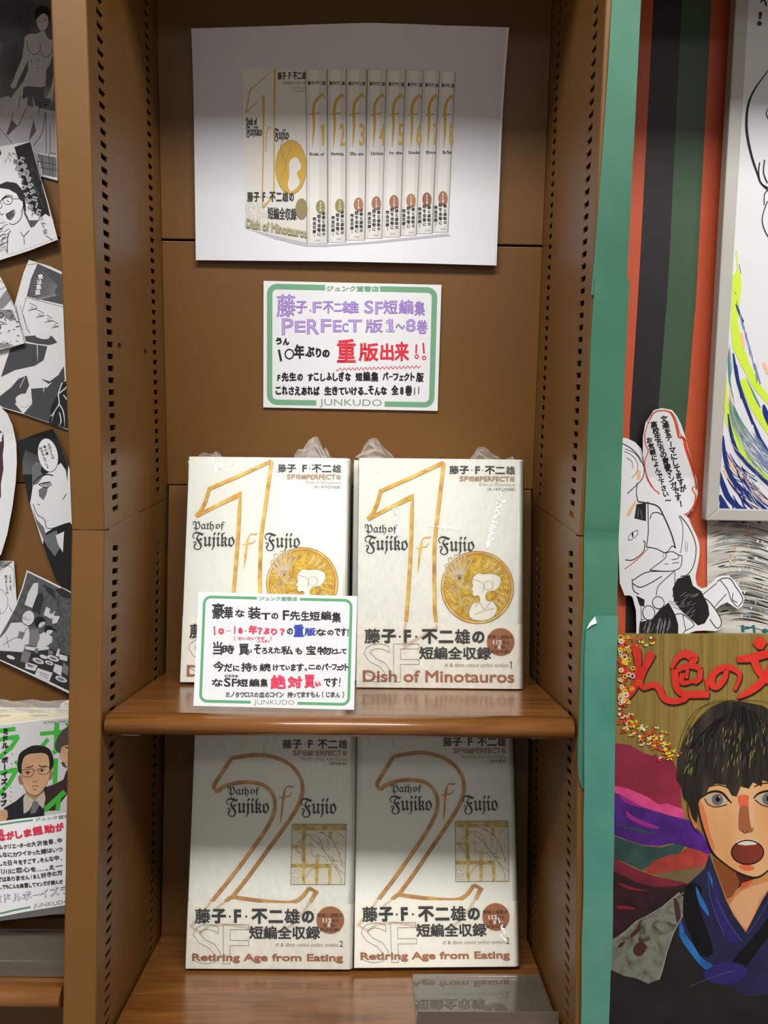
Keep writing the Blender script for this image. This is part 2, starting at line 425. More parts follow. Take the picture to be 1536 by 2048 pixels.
FR = dict(zip('ABDEFGJKLMNOPQSTUVWXYabcdefghijklmnopqrstuvwxyz', '𝔄𝔅𝔇𝔈𝔉𝔊𝔍𝔎𝔏𝔐𝔑𝔒𝔓𝔔𝔖𝔗𝔘𝔙𝔚𝔛𝔜𝔞𝔟𝔠𝔡𝔢𝔣𝔤𝔥𝔦𝔧𝔨𝔩𝔪𝔫𝔬𝔭𝔮𝔯𝔰𝔱𝔲𝔳𝔴𝔵𝔶𝔷')); FR['R'] = 'ℜ'
def frak(s): return ''.join(FR.get(c, c) for c in s)
# ================================================================== bookcase
HP = .0098; HH = .0045
CASE = empty('bookcase', Matrix.Translation((0, 0, 0)))
tag(CASE, 'brown painted steel bookcase with slotted uprights and tilted lower half', 'bookcase')
COLS = [.023, .0385, .165, .1805]
def side_panel(name, side, z0, z1, rows, mx, depth, ztop_back=None):
    x = side * H2; th = .0014 * side; V = []; F = []
    def q(a, b, c, d): n = len(V); V.extend([a, b, c, d]); F.append((n, n + 1, n + 2, n + 3) if side < 0 else (n + 3, n + 2, n + 1, n))
    # face seen from inside the bay: for the left panel it looks towards +x
    def face(d0, d1, a, b): q((x, d0, a), (x, d1, a), (x, d1, b), (x, d0, b))
    ds = [.012] + COLS + [depth]
    for i in range(5):
        d0, d1 = ds[i], ds[i + 1]
        if i in (1, 3):
            z = z0
            for r in rows:
                face(d0, d1, z, r - HH / 2); z = r + HH / 2; a, b = r - HH / 2, r + HH / 2; xi = x + th
                q((x, d0, a), (xi, d0, a), (xi, d1, a), (x, d1, a)); q((x, d0, b), (x, d1, b), (xi, d1, b), (xi, d0, b))
                q((x, d0, a), (x, d0, b), (xi, d0, b), (xi, d0, a)); q((x, d1, a), (xi, d1, a), (xi, d1, b), (x, d1, b))
            face(d0, d1, z, z1)
        else: face(d0, d1, z0, z1)
    if mx is LOWM: V = [(a, b, b * ST / CT - G if abs(c - z1) < 1e-7 else c) for a, b, c in V]
    return link(name, V, F, STEEL, CASE, mx)
I4 = Matrix.Identity(4)
ZTOP = .542; HBOT = 1.02; G = .0004
rows_u = [.0135 + HP * k for k in range(55)]; rows_l = [-.0155 - HP * k for k in range(100)]
for sd in (-1, 1):
    side_panel('side_panel', sd, G, ZTOP, rows_u, I4, D, )
    side_panel('side_panel', sd, -HBOT, -G, sorted(rows_l), LOWM, D)
# front faces of the uprights: folded plates, with the joint between upper and lower half
def post(x0, x1, z0, z1, mx):
    r = .0022; p = [(x0, .012), (x0, r)] + [(x0 + r - r * math.cos(a), r - r * math.sin(a)) for a in (.4, .8, 1.2)] + [(x0 + r, 0), (x1 - r, 0)] + \
        [(x1 - r + r * math.sin(a), r - r * math.cos(a)) for a in (.4, .8, 1.2)] + [(x1, r), (x1, .012)]
    return BX().extrude(p, 2, z0, z1).build('upright_face', STEEL, CASE, mx)
for s in (-1, 1):
    a, b = sorted((s * H2, s * (H2 + POST)))
    post(a, b, G, ZTOP, I4); post(a, b, -HBOT, -G, LOWM)
    xo = s * (H2 + POST)
    # outer skins of the uprights and the far uprights of the neighbouring bays
    BX().box((min(xo, xo - s * .0012), .012, G), (max(xo, xo - s * .0012), D, ZTOP)).build('side_panel', STEEL, CASE)
    BX().box((min(xo, xo - s * .0012), .012, -HBOT), (max(xo, xo - s * .0012), D, -G)).build('side_panel', STEEL, CASE, LOWM)
    xf = s * (H2 + POST + W); a, b = sorted((xf, xf + s * POST))
    BX().box((a, 0, G), (b, D, ZTOP)).build('upright', STEEL, CASE, bevel=.001)
    BX().box((a, 0, -HBOT), (b, D, -G)).build('upright', STEEL, CASE, LOWM, bevel=.001)
XE = H2 + POST + W + POST
for k, xc in enumerate((-(W + POST), 0, W + POST)):
    a, b = xc - H2, xc + H2
    zj = .2655
    BX().box((a, D, zj + .0011), (b, D + .012, ZTOP)).build('back_panel', STEEL, CASE, bevel=.0007)
    BX().box((a, D, .0142), (b, D + .012, zj - .0011)).build('back_panel', STEEL, CASE, bevel=.0007)
    BX().box((a + .002, .2022, -HBOT), (b - .002, .2142, .0466)).build('back_panel', STEEL, CASE, LOWM, bevel=.0007) if False else \
        BX().box((a + .002, .2022, -HBOT), (b - .002, .2115, .0462)).build('back_panel', STEEL, CASE, LOWM, bevel=.0007)
BX().box((-XE, D + .013, -.1), (XE, D + .016, ZTOP)).build('rear_skin', STEEL, CASE)
BX().box((-XE, .2150, -HBOT), (XE, .2170, .03)).build('rear_skin', STEEL, CASE, LOWM)
BX().box((-XE, 0, ZTOP), (XE, D + .016, ZTOP + .03)).build('top_panel', STEEL, CASE, bevel=.001)
ZF = (LOWM @ Vector((0, 0, -HBOT))).z - .035
fl = BX().box((-2.2, -2.6, ZF - .03), (2.2, .9, ZF)).build('floor', FLOORM); fl['kind'] = 'structure'
BX().box((-XE, -.16, ZF), (XE, .07, ZF + .055)).build('plinth', STEEL, CASE)

# ------------------------------------------------------------------ shelf boards
def shelf(xc, h, label, w=.3845, front=-.001, group='wooden shelf boards'):
    r = .0085; t = .0175
    p = [(.1995, 0), (front + .014, 0)]
    for i in range(1, 8):                            # rounded nose
        a = math.pi / 2 + math.pi * i / 8
        p.append((front + .0115 + .0115 * math.cos(a), -t / 2 + (t / 2) * math.sin(a)))
    p += [(front + .014, -t), (.1995, -t)]
    o = BX().extrude(p, 0, -w / 2, w / 2).build('shelf_board', WOOD, None, smooth=False)
    o.matrix_world = LOWM @ Matrix.Translation((xc, 0, -h))
    bm = bmesh.new(); bm.from_mesh(o.data)
    for f in bm.faces: f.smooth = abs(f.normal.x) < .5 and f.calc_area() < .01
    bm.to_mesh(o.data); bm.free()
    tag(o, label, 'shelf'); return o
SH1, SH2, SHL = .1512, .4275, .3740
shelf(0, SH1, 'brown wooden shelf board with rounded front under the upper pair of white books')
shelf(0, SH2, 'brown wooden shelf board at the bottom under the lower pair of white books')
shelf(-(W + POST), SHL, 'brown wooden shelf board at the far left below the green-titled comic book')
# bent wire clips holding the middle board
CLIP = proc('wire', [(.3, '#b9b4aa'), (.7, '#d6d2c8')], nscale=30, rough=.25, metal=1)
def tube(pts, r, n=8):
    V = []; F = []
    for i, p in enumerate(pts):
        p = Vector(p); d = (Vector(pts[min(i + 1, len(pts) - 1)]) - Vector(pts[max(i - 1, 0)])).normalized()
        a = d.orthogonal().normalized(); b = d.cross(a)
        for k in range(n): q = 2 * math.pi * k / n; V.append(p + a * math.cos(q) * r + b * math.sin(q) * r)
    for i in range(len(pts) - 1):
        for k in range(n): F.append((i * n + k, i * n + (k + 1) % n, (i + 1) * n + (k + 1) % n, (i + 1) * n + k))
    return V, F
for s, wh in ((-1, 'left'), (1, 'right')):
    hz = -SH1 - .0195
    V, F = tube([(s * .1955, .030, hz + .002), (s * .192, .028, hz), (s * .188, .018, hz), (s * (.168 if s < 0 else .1595), .016, hz), (s * (.167 if s < 0 else .1585), .0155, hz + .0035)], .0007)
    o = link('shelf_clip', V, F, CLIP, smooth=True); o.matrix_world = LOWM
    tag(o, 'thin bent wire clip under the %s end of the upper wooden shelf board' % wh, 'clip', 'wire shelf clips')
# two screw holes in the left side panel
for x, y in ((958, 760), (1165, 808)):
  hs = Sheet(frame(Vector((-H2 + .0004, 0, 0)), Vector((0, 1, 0)), Z_), (0, 500, 4), parent=CASE)
  l = hs.layer('screw_hole', '#120b05'); P = hs.uv(x, y)
  l.poly([(P[0] + .0042 * math.cos(a), P[1] + .0020 * math.sin(a)) for a in [math.pi * 2 * i / 14 for i in range(14)]], mapped=True)
  o = l.done(); o.matrix_local = hs.mx

# ================================================================== books
BW, BH, BT = .1574, .2228, .028
def book_mx(x, d, h, yaw, lean, roll):
    yaw, lean, roll = map(math.radians, (yaw, lean, roll))
    u = Vector((math.cos(yaw), math.sin(yaw), 0)); n = Vector((-math.sin(yaw), math.cos(yaw), 0))
    up = Vector((0, 0, 1)) * math.cos(lean) + n * math.sin(lean)
    u2 = u * math.cos(roll) + up * math.sin(roll); v2 = up * math.cos(roll) - u * math.sin(roll)
    return LOWM @ frame(Vector((x, d, -h)), u2, v2)
def body(root):
    hw = BW / 2; xr = hw + .0045; r = .006; c = .0025
    arc1 = [(xr - r + r * math.sin(a), -r + r * math.cos(a)) for a in [math.pi / 2 * i / 6 for i in range(7)]]
    arc2 = [(xr - r + r * math.cos(a), -BT + r - r * math.sin(a)) for a in [math.pi / 2 * i / 6 for i in range(7)]]
    ins = [(-hw, -BT), (-hw, -BT + c), (xr - .004, -BT + c), (xr - .004, -c), (-hw, -c)]
    prof = [(-hw, 0)] + arc1 + arc2 + ins
    # jacket: profile in (u,w) extruded along v; top/bottom faces concave -> build by strips
    V = []; F = []; k = len(prof)
    for z in (0, BH):
        for a, b in prof: V.append((a, z, b))
    for i in range(k): j = (i + 1) % k; F.append((i, j, k + j, k + i))
    for z, o_ in ((0, 0), (BH, k)):
        for t in tessellate_polygon([[Vector((a, b, 0)) for a, b in prof]]): F.append(tuple(o_ + i for i in t))
    me = link('jacket', V, F, CREAM, root)
    bm = bmesh.new(); bm.from_mesh(me.data); bmesh.ops.recalc_face_normals(bm, faces=bm.faces)
    for f in bm.faces: f.smooth = abs(f.normal.y) < .5 and f.calc_area() < .002
    bm.to_mesh(me.data); bm.free()
    V = []; 
    BX().box((-hw + .0035, .003, -BT + c), (xr - .0045, BH - .003, -c)).build('page_block', PAGES, root)
def wrap(root):
    hw = BW / 2; e = .0009; xr = hw + .0055; r = .0065
    V = []; F = []; prof = [(-hw - e, -BT - e), (-hw - e, e)] + [(xr - r + r * math.sin(a), -r + e + r * math.cos(a)) for a in [math.pi / 2 * i / 5 for i in range(6)]] + [(xr, -BT)]
    k = len(prof); nz = 14
    for j in range(nz + 1):
        for a, b in prof: V.append((a, -0.0004 + (BH + .0008) * j / nz, b))
    for j in range(nz):
        for i in range(k - 1): F.append((j * k + i, j * k + i + 1, (j + 1) * k + i + 1, (j + 1) * k + i))
    link('shrink_wrap', V, F, FILM, root, smooth=False)
def tuft(root, x, y, w, h, seed, z=-.01):
    h *= 1.6; rnd = random.Random(seed); n, m = 12, 7; V = []; F = []
    for j in range(m):
        for i in range(n):
            t = i / (n - 1); s_ = j / (m - 1); hh = h * math.sin(math.pi * min(1, t * 1.15 + .05)) ** .7 * (1 + .3 * math.sin(9 * t + seed))
            V.append((x + (t - .5) * w + rnd.uniform(-1, 1) * w * .03 * s_ + s_ * w * .1 * math.sin(seed), y + hh * s_ * (1 - .15 * rnd.random() * s_), z + rnd.uniform(-1, 1) * .0024 + .006 * math.sin(5 * t + seed) * s_))
    for j in range(m - 1):
        for i in range(n - 1): a = j * n + i; F += [(a, a + 1, a + n), (a + 1, a + n + 1, a + n)]
    link('film_corner', V, F, CRINKLE, root)
DARKT = '#393836'; TAN = '#b08b66'; COP = '#ac7048'; GREYT = '#a9a49b'
def cover_text(sh, b, sub, sub2, num):
    """b = dict of boxes in crop px"""
    l = sh.layer('author_lettering', DARKT)
    l.author(*b['au'], 1.3); l.done()
    l = sh.layer('series_lettering', TAN); x0, ya, x1, yb = b['se']; w = x1 - x0
    for c, p, q, bo in (('SF', 0, .155, 1.5), ('短編', .165, .36, .6), ('PERFECT', .368, .902, 1.5), ('版', .91, 1, .6)): l.text(c, x0 + p * w, ya, x0 + q * w, yb, bold=bo)
    l; l.done()
    l = sh.layer('subtitle_lettering', GREYT); l.text(frak(sub), *b['fr']); l.text(sub2, *b['jp'], bold=.8); l.done()
    l = sh.layer('title_lettering', DARKT)
    l.text(frak('Path'), *b['p1'], bold=.8); l.text(frak('of'), *b['p2'], bold=.8); l.text(frak('Fujiko'), *b['p3'], bold=1.6); l.text(frak('Fujio'), *b['p4'], bold=1.6); l.done()
def band_text(sh, b, eng, num, root):
    P = sh.uvs([b['bt'][0], b['bt'][1]]); y0, y1 = P[0][1], P[1][1]; hw = BW / 2; xr = hw + .0047; r = .0062
    prof = [(-hw - .0002, .0003)] + [(xr - r + r * math.sin(a), -r + .0003 + r * math.cos(a)) for a in [math.pi / 2 * i / 6 for i in range(7)]] + [(xr, -BT)]
    V = []; F = []; k = len(prof)
    for v in (-.0002, 1):
        for i, (a, c) in enumerate(prof): V.append((a, v if v < 0 else (y0 + (y1 - y0) * min(1, (a + hw) / BW)), c))
    for i in range(k - 1): F.append((i, i + 1, k + i + 1, k + i))
    link('paper_band', V, F, BAND, root)
    sh.base = .0004; sh.k = 0
    l = sh.layer('show_through', '#dcc9b4')
    for s_ in b['ghost']: l.stroke(*s_)
    l.done()
    l = sh.layer('band_badge', COP); l.disc(*b['ci']); l.done()
    cx, cy, r = b['ci']
    l = sh.layer('badge_lettering', '#6d3f22')
    l.text('衝撃と感動の', cx - .95 * r, cy - .5 * r, cx + .9 * r, cy - .2 * r, bold=1.2); l.text('話を', cx + .12 * r, cy - .12 * r, cx + .62 * r, cy + .18 * r, bold=1.2)
    l.text('全', cx - .52 * r, cy + .24 * r, cx - .25 * r, cy + .5 * r, bold=1.2); l.text('巻に', cx + .02 * r, cy + .24 * r, cx + .5 * r, cy + .5 * r, bold=1.2)
    l.text('完全収録！', cx - .75 * r, cy + .56 * r, cx + .7 * r, cy + .82 * r, bold=1.2); l.done()
    l = sh.layer('badge_number', '#f4efe6'); l.text('112', cx - .55 * r, cy - .14 * r, cx + .08 * r, cy + .17 * r, bold=2); l.text('8', cx - .2 * r, cy + .22 * r, cx, cy + .5 * r, bold=2); l.done()
    x0, ya, x1, yb = b['en']
    l = sh.layer('english_title', '#b0744e'); l.text(eng, x0, ya, x1, yb, bold=3); l.done()
    l = sh.layer('outline_lettering', '#55524c'); x0, ya, x1, yb = b['sf']; xm = x0 + (x1 - x0) * .5
    l.text('S', x0, ya, xm - 4, yb, bold=1.3, outline=True); l.text('F', xm + 14, ya, x1, yb, bold=1.3, outline=True); l.done()
    l = sh.layer('band_lettering', DARKT); l.author(*b['b1'], 2.9, True); l.text('短編全収録', *b['b2'], bold=2.9); l.done()
    l = sh.layer('version_lettering', '#a08c78'); l.text(frak('sf & short comics perfect version'), *b['ve']); l.done()
    l = sh.layer('volume_number', '#4a4640'); 
    if num == '1': x, ya, x1, yb = b['vn']; l.stroke([(x + 2, ya + 10), (x + 11, ya), (x + 11, yb - 2)], 4.5, 0).stroke([(x + 3, yb - 1), (x1, yb - 1)], 3, 0)
    else: l.text(num, *b['vn'])
    l.done()
def spine(root, num):
    m = frame(Vector((BW / 2 + .0046, 0, -BT / 2)), Vector((0, 0, -1)), Vector((0, 1, 0)))
    sh = Sheet(m, (0, 0, 1), parent=root, hom=lambda x, y: (x, y)); sh.base = .0002
    objs = []
    l = sh.layer('spine_lettering', DARKT)
    for i, c in enumerate('藤子・F・不二雄'): l.place(glyph(c), (-.0105 + .003 * i, BH - .021), (.0026, 0), (0, .0034 if c != '・' else .0006), .0002)
    objs.append(l.done())
    l = sh.layer('spine_initial', GOLD); l.stroke([(.006, -(-.158)), (.0025, .166), (0, .158), (-.001, .135), (-.002, .112)], .0022); l.stroke([(-.006, .146), (.005, .147)], .0012, 0)
    objs.append(l.done())
    for o in objs: o.matrix_local = m
def f_init(sh, pts, cross, wmul=1, mat=None):
    wmul *= 1.2
    l = sh.layer('initial', mat or GOLD)
    l.stroke(pts, [w * wmul for w in (3, 11, 9, 9, 17, 15, 10, 2)][:len(pts)]); l.stroke(cross, [7 * wmul, 9 * wmul, 6 * wmul, 3 * wmul]); l.done()
# ---- volume one, measured on the right-hand copy
M_1R = book_mx(.0893, .1223, SH1 - .0014, -.46, 2.65, .1); M_1L = book_mx(-.0824, .1306, SH1 - .0031, -.77, 6.0, .1)
M_2L = book_mx(-.0723, .1300, SH2 - .0036, -.08, 7.0, .1); M_2R = book_mx(.0907, .1318, SH2 - .0053, 1.66, 10.58, -.05)
C1 = [(718, 918), (1038, 919), (1038, 1377.4), (712.8, 1376)]; C2 = [(391.8, 1468), (701, 1469.4), (698.5, 1941), (370.5, 1940.5)]
Q = [(-BW / 2, BH), (BW / 2, BH), (BW / 2, 0), (-BW / 2, 0)]
B1 = empty('book', M_1R); body(B1)
s1 = Sheet(M_1R, (690, 870, 3.863), parent=B1, hom=homography(C1, Q)); s1.base = .0001
ONE = P2(172, 660, 208, 618, 243, 545, 272, 440, 500, 338, 757, 216, 735, 420, 708, 650, 688, 850, 686, 1100, 690, 1350, 700, 1446)
ONE2 = P2(468, 1446, 490, 1150, 506, 850, 513, 620, 516, 482, 350, 565, 172, 660)
def outline_num(sh, paths, w, mat, edge='#7d5a2c'):
    l = sh.layer('numeral_shading', edge)
    for p, sm in paths: l.stroke([(x + 3.2, y + 3.2) for x, y in p], w * .94, sm)
    l.done(); l = sh.layer('numeral_outline', mat)
    for p, sm in paths: l.stroke(p, w, sm)
    l.done()
outline_num(s1, [(ONE[:6], 0), (ONE[5:], 4), (ONE2[:4], 4), (ONE2[3:], 0)], 28, GOLD)
f_init(s1, P2(663, 790, 640, 800, 615, 797, 592, 822, 580, 880, 573, 940, 567, 1010, 558, 1084), P2(545, 880, 600, 872, 632, 862, 646, 832))
cover_text(s1, dict(au=(802, 240, 1310, 306), se=(882, 320, 1309, 360), fr=(1028, 371, 1309, 400), jp=(1098, 407, 1308, 431),
                    p1=(150, 697, 318, 778), p2=(330, 702, 402, 770), p3=(150, 782, 484, 925), p4=(718, 785, 997, 930)), 'Dish of Minotauros', '［ミノタウロスの皿］', '1')
# coin: gold disc with palmette and scrolls, plain draped bust left in paper colour
l = s1.layer('coin_rim', GOLD); l.disc(1020, 1180, 280, 72); l.done()
l = s1.layer('coin_groove', '#8a5a3a'); l.ring(1020, 1180, 258, 5, 72); l.ring(1020, 1180, 280, 4, 72); l.done()
l = s1.layer('coin_field', GOLD2); l.disc(1020, 1180, 250, 72); l.done()
def palm(l, w):
    for a, r in ((-150, 150), (-132, 185), (-115, 215), (-98, 225), (-80, 215), (-62, 205)):
        r_ = math.radians(a); cx, cy = 880, 1130; ex, ey = cx + r * math.cos(r_) * .78, cy + r * math.sin(r_) * .85
        n_ = (-math.sin(r_) * 15, math.cos(r_) * 15); mx_, my_ = (cx + ex) / 2, (cy + ey) / 2
        l.stroke([(cx, cy - 10), (mx_ + n_[0] * .6, my_ + n_[1] * .6), (ex + n_[0], ey + n_[1]), (ex + math.cos(r_) * 12, ey + math.sin(r_) * 12), (ex - n_[0], ey - n_[1]), (mx_ - n_[0] * .4, my_ - n_[1] * .4), (cx, cy)], w)
    def spiral(cx, cy, r, d, a0): return [(cx + r * (1 - i / 16) * math.cos(a0 + d * i * .55), cy + r * (1 - i / 16) * math.sin(a0 + d * i * .55)) for i in range(15)]
    l.stroke(spiral(835, 1190, 38, 1, -1), w + 2); l.stroke(spiral(940, 1165, 40, -1, -2), w + 2); l.stroke(spiral(945, 1325, 42, 1, -1), w + 3)
    l.stroke(P2(872, 1140, 870, 1200, 885, 1260, 880, 1320, 840, 1345), w + 1); l.stroke(P2(890, 1290, 930, 1262, 985, 1275, 1000, 1320), w + 1)
    l.stroke(P2(848, 1120, 860, 1090, 885, 1085, 905, 1100, 905, 1135, 880, 1170, 860, 1150, 848, 1120), w)
l = s1.layer('coin_ornament', '#ece4c8'); palm(l, 9)
for i in range(9):
    a = math.radians(-70 + i * 13); l.stroke([(1020 + 165 * math.cos(a), 1180 + 165 * math.sin(a)), (1020 + 235 * math.cos(a + .06), 1180 + 235 * math.sin(a + .06))], 5, 0) if i not in (3, 4, 5, 6) else None
    for k in range(4): l.disc(1020 + (175 + 17 * k) * math.cos(a + .09), 1180 + (175 + 17 * k) * math.sin(a + .09), 5, 8)
for i in range(7): l.disc(790 + 9 * i, 1215 + 13 * i, 6, 8); l.disc(775 + 10 * i, 1120 + (i % 2) * 22, 5, 8)
l.done()
l = s1.layer('coin_ornament_edge', '#94652e'); palm(l, 2.5); l.done()
BUST = P2(1010, 1078, 985, 1105, 978, 1140, 984, 1170, 968, 1198, 984, 1206, 980, 1228, 996, 1248, 1030, 1244, 1036, 1290, 985, 1305, 955, 1370, 962, 1408, 1000, 1432, 1060, 1436, 1110, 1424, 1150, 1398, 1172, 1340, 1140, 1290, 1092, 1278, 1085, 1232, 1110, 1212, 1160, 1200, 1195, 1160, 1200, 1110, 1172, 1084, 1120, 1072, 1062, 1076, 1035, 1068)
l = s1.layer('coin_bust', '#efece0'); l.poly(BUST, 4); l.done()
l = s1.layer('coin_bust_line', '#8c7350'); l.stroke(BUST, 3, 4, True); l.ring(1105, 1165, 36, 3, 24); l.stroke(P2(1000, 1330, 1040, 1300, 1070, 1350, 1120, 1292), 3); l.stroke(P2(985, 1120, 1030, 1130, 1070, 1160, 1062, 1215), 3); l.stroke(P2(1000, 1390, 1070, 1360, 1150, 1340), 3); l.done()
band_text(s1, dict(bt=[(88, 1445), (1345, 1463)], ci=(1200, 1600, 108), en=(136, 1822, 1306, 1915), sf=(145, 1618, 572, 1915), b1=(150, 1503, 1075, 1617), b2=(572, 1638, 1126, 1737),
                   ve=(768, 1764, 1260, 1800), vn=(1270, 1750, 1290, 1799),
                   ghost=[(P2(700, 1462, 712, 1490, 590, 1560, 450, 1645, 455, 1540, 466, 1458), 22, 0)]), 'Dish of Minotauros', '1', B1)
spine(B1, '1'); wrap(B1)
# ---- volume two, measured on the left-hand copy
B2 = empty('book', M_2L); body(B2)
s2 = Sheet(M_2L, (340, 1450, 3.863), parent=B2, hom=homography(C2, Q)); s2.base = .0001
TWO_A = P2(335, 482, 400, 380, 476, 268); TWO_B = P2(476, 268, 600, 247, 720, 243, 850, 275, 950, 340, 1008, 430, 1017, 530, 985, 630, 900, 765, 760, 960, 600, 1180, 480, 1332)
TWO_C = P2(480, 1332, 560, 1345, 700, 1362, 850, 1377, 950, 1373, 1010, 1340, 1046, 1300, 1072, 1262); TWO_D = P2(1072, 1262, 1128, 1292, 1083, 1372)
TWO_E = P2(362, 525, 420, 482, 520, 455, 640, 452, 730, 477, 790, 542, 808, 620, 790, 710, 720, 840, 600, 1010, 450, 1210, 318, 1372); TWO_F = P2(335, 482, 362, 525)
outline_num(s2, [(TWO_A, 0), (TWO_B, 4), (TWO_C, 4), (TWO_D, 0), (TWO_E, 4), (TWO_F, 0), (P2(490, 1330, 455, 1345, 425, 1372), 3)], 27, COPPER, '#7a5530')
f_init(s2, P2(957, 478, 935, 486, 908, 482, 886, 508, 873, 570, 866, 630, 860, 700, 848, 773), P2(840, 570, 892, 562, 925, 552, 938, 522), 1, COPPER)
cover_text(s2, dict(au=(866, 126, 1360, 195), se=(945, 207, 1358, 249), fr=(1005, 260, 1360, 290), jp=(1226, 296, 1358, 320),
                    p1=(445, 483, 610, 562), p2=(620, 488, 692, 555), p3=(436, 570, 766, 716), p4=(1005, 570, 1282, 720)), 'Retiring Age from Eating', '［定年退食］', '2')
l = s2.layer('picture_ground', '#e4dfcd'); l.poly(P2(943, 770, 1357, 770, 1350, 1235, 933, 1235)); l.done()
l = s2.layer('picture_lattice', PALEG)
for q in (P2(943, 770, 1357, 770, 1357, 818, 943, 818), P2(1018, 818, 1045, 818, 1045, 1235, 1018, 1235), P2(1225, 818, 1252, 818, 1252, 880, 1225, 880), P2(935, 1075, 1245, 1075, 1245, 1105, 935, 1105), P2(1122, 1010, 1150, 1010, 1145, 1235, 1120, 1235), P2(1222, 1075, 1250, 1075, 1245, 1235, 1220, 1235), P2(940, 930, 1040, 930, 1040, 958, 940, 958)): l.poly(q)
l.done()
l = s2.layer('picture_line', '#6f6248'); rnd = random.Random(5)
l.stroke(P2(943, 770, 1357, 770, 1350, 1235, 933, 1235, 943, 770), 3.5, 0)
for k in range(46):
    x, y = rnd.uniform(960, 1320), rnd.uniform(825, 1080); a = rnd.uniform(.2, 1.2); r = rnd.uniform(15, 60)
    l.stroke([(x, y), (x + r * math.cos(a) * .5 + rnd.uniform(-6, 6), y + r * math.sin(a) * .5), (min(1345, x + r * math.cos(a)), y + r * math.sin(a))], 2.4)
for k in range(40): x, y = rnd.uniform(940, 1010), rnd.uniform(1110, 1228); l.stroke([(x, y), (x + rnd.uniform(-9, 9), y + rnd.uniform(-9, 9))], 2.4, 0)
for q in (P2(1150, 830, 1230, 870, 1290, 960, 1330, 1090), P2(1080, 860, 1180, 960, 1260, 1080, 1320, 1180, 1310, 1235), P2(1000, 900, 1080, 850, 1150, 880, 1190, 980), P2(1050, 1180, 1090, 1120, 1160, 1100), P2(1270, 1090, 1350, 1160)): l.stroke(q, 3)
l.done()
band_text(s2, dict(bt=[(118, 1370), (1385, 1388)], ci=(1240, 1512, 108), en=(168, 1776, 1342, 1852), sf=(178, 1548, 612, 1858), b1=(192, 1424, 1114, 1542), b2=(612, 1558, 1162, 1662),
                   ve=(816, 1690, 1306, 1726), vn=(1313, 1672, 1340, 1720),
                   ghost=[(P2(318, 1372, 270, 1430, 160, 1568, 236, 1612, 300, 1560, 440, 1548, 700, 1590, 850, 1602, 950, 1548, 1030, 1450, 1083, 1372), 20, 0), (P2(425, 1372, 350, 1430), 16, 0)]), 'Retiring Age from Eating', '2', B2)
spine(B2, '2'); wrap(B2)
def copy_tree(o, parent=None):
    c = o.copy(); COL.objects.link(c)
    if parent: c.parent = parent; c.matrix_local = o.matrix_local
    for ch in list(o.children): copy_tree(ch, c)
    return c
bpy.context.view_layer.update()
B1L = copy_tree(B1); B1L.matrix_world = M_1L
B2R = copy_tree(B2); B2R.matrix_world = M_2R
tag(B1, 'white volume 1 hardback with gold numeral at right on the upper shelf', 'book', 'white hardbacks on display')
tag(B1L, 'white volume 1 hardback on the upper shelf partly hidden by the handwritten card', 'book', 'white hardbacks on display')
tag(B2, 'white volume 2 hardback at left on the lower shelf with wrinkled film on its top', 'book', 'white hardbacks on display')
tag(B2R, 'white volume 2 hardback at right on the lower shelf with its top behind the board', 'book', 'white hardbacks on display')
# the copy standing behind the right-hand volume one
BB = empty('book', M_1R @ Matrix.Translation((-.0062, .0016, -BT - .0034))); body(BB); wrap(BB)
tag(BB, 'white hardback standing directly behind the right upper book, only its left edge showing', 'book', 'white hardbacks on display')
# crumpled film at the top corners
tuft(B1L, .046, BH - .001, .040, .016, 3); tuft(B1L, -.058, BH - .001, .026, .0055, 8, -.006); tuft(B1L, .062, BH - .002, .02, .008, 5, -.014)
tuft(B1, -.055, BH - .001, .046, .0125, 11, -.008); tuft(B1, .052, BH - .001, .038, .0085, 6); tuft(B1, .072, BH - .001, .012, .004, 2); tuft(B1, .081, .008, .006, .014, 9, -.012)

# creases of the shrink wrap: film facets added and tilted to form the glare streaks
GLINT = bpy.data.materials.new('crease_glint'); GLINT.use_nodes = True
_n = GLINT.node_tree.nodes; _n.remove(_n['Principled BSDF']); _t = _n.new('ShaderNodeBsdfTransparent'); _g = _n.new('ShaderNodeBsdfGlossy'); _g.inputs['Roughness'].default_value = .22; _m = _n.new('ShaderNodeMixShader'); _m.inputs[0].default_value = .2
GLINT.node_tree.links.new(_t.outputs[0], _m.inputs[1]); GLINT.node_tree.links.new(_g.outputs[0], _m.inputs[2]); GLINT.node_tree.links.new(_m.outputs[0], _n['Material Output'].inputs[0])
def creases(root, seed, spots):
    rnd = random.Random(seed); V = []; F = []
    for kind, x, y, w, h, n in spots:
        for k in range(n):
            if kind == 'fan':                        # short streaks running down from the top edge
                cx, cy = x + rnd.uniform(-.5, .5) * w, y - rnd.uniform(0, .5) * h; l = rnd.uniform(.2, .5) * h; ww = rnd.uniform(.0003, .0008); tl = math.radians(rnd.uniform(12, 30)); sl = rnd.uniform(-.3, .3)
            else:                                    # a glare streak shaped from little tilted facets
                t = k / n; cx, cy = x + w * t + rnd.uniform(-1, 1) * .0016, y + h * t; cx += rnd.gauss(0, .0012); l = rnd.uniform(.0006, .0018); ww = rnd.uniform(.0002, .0009); tl = math.radians(rnd.uniform(17, 29)); sl = rnd.uniform(-.2, .2)
            i = len(V); z0 = .0013; dz = math.tan(tl) * min(l, .004)
            V += [(cx - ww, cy, z0), (cx + ww, cy, z0), (cx + ww + sl * l, cy - l, z0 + dz), (cx - ww + sl * l, cy - l, z0 + dz)]; F.append((i + 3, i + 2, i + 1, i))
    link('crease_glint', V, F, GLINT, root)['kind'] = 'stuff'
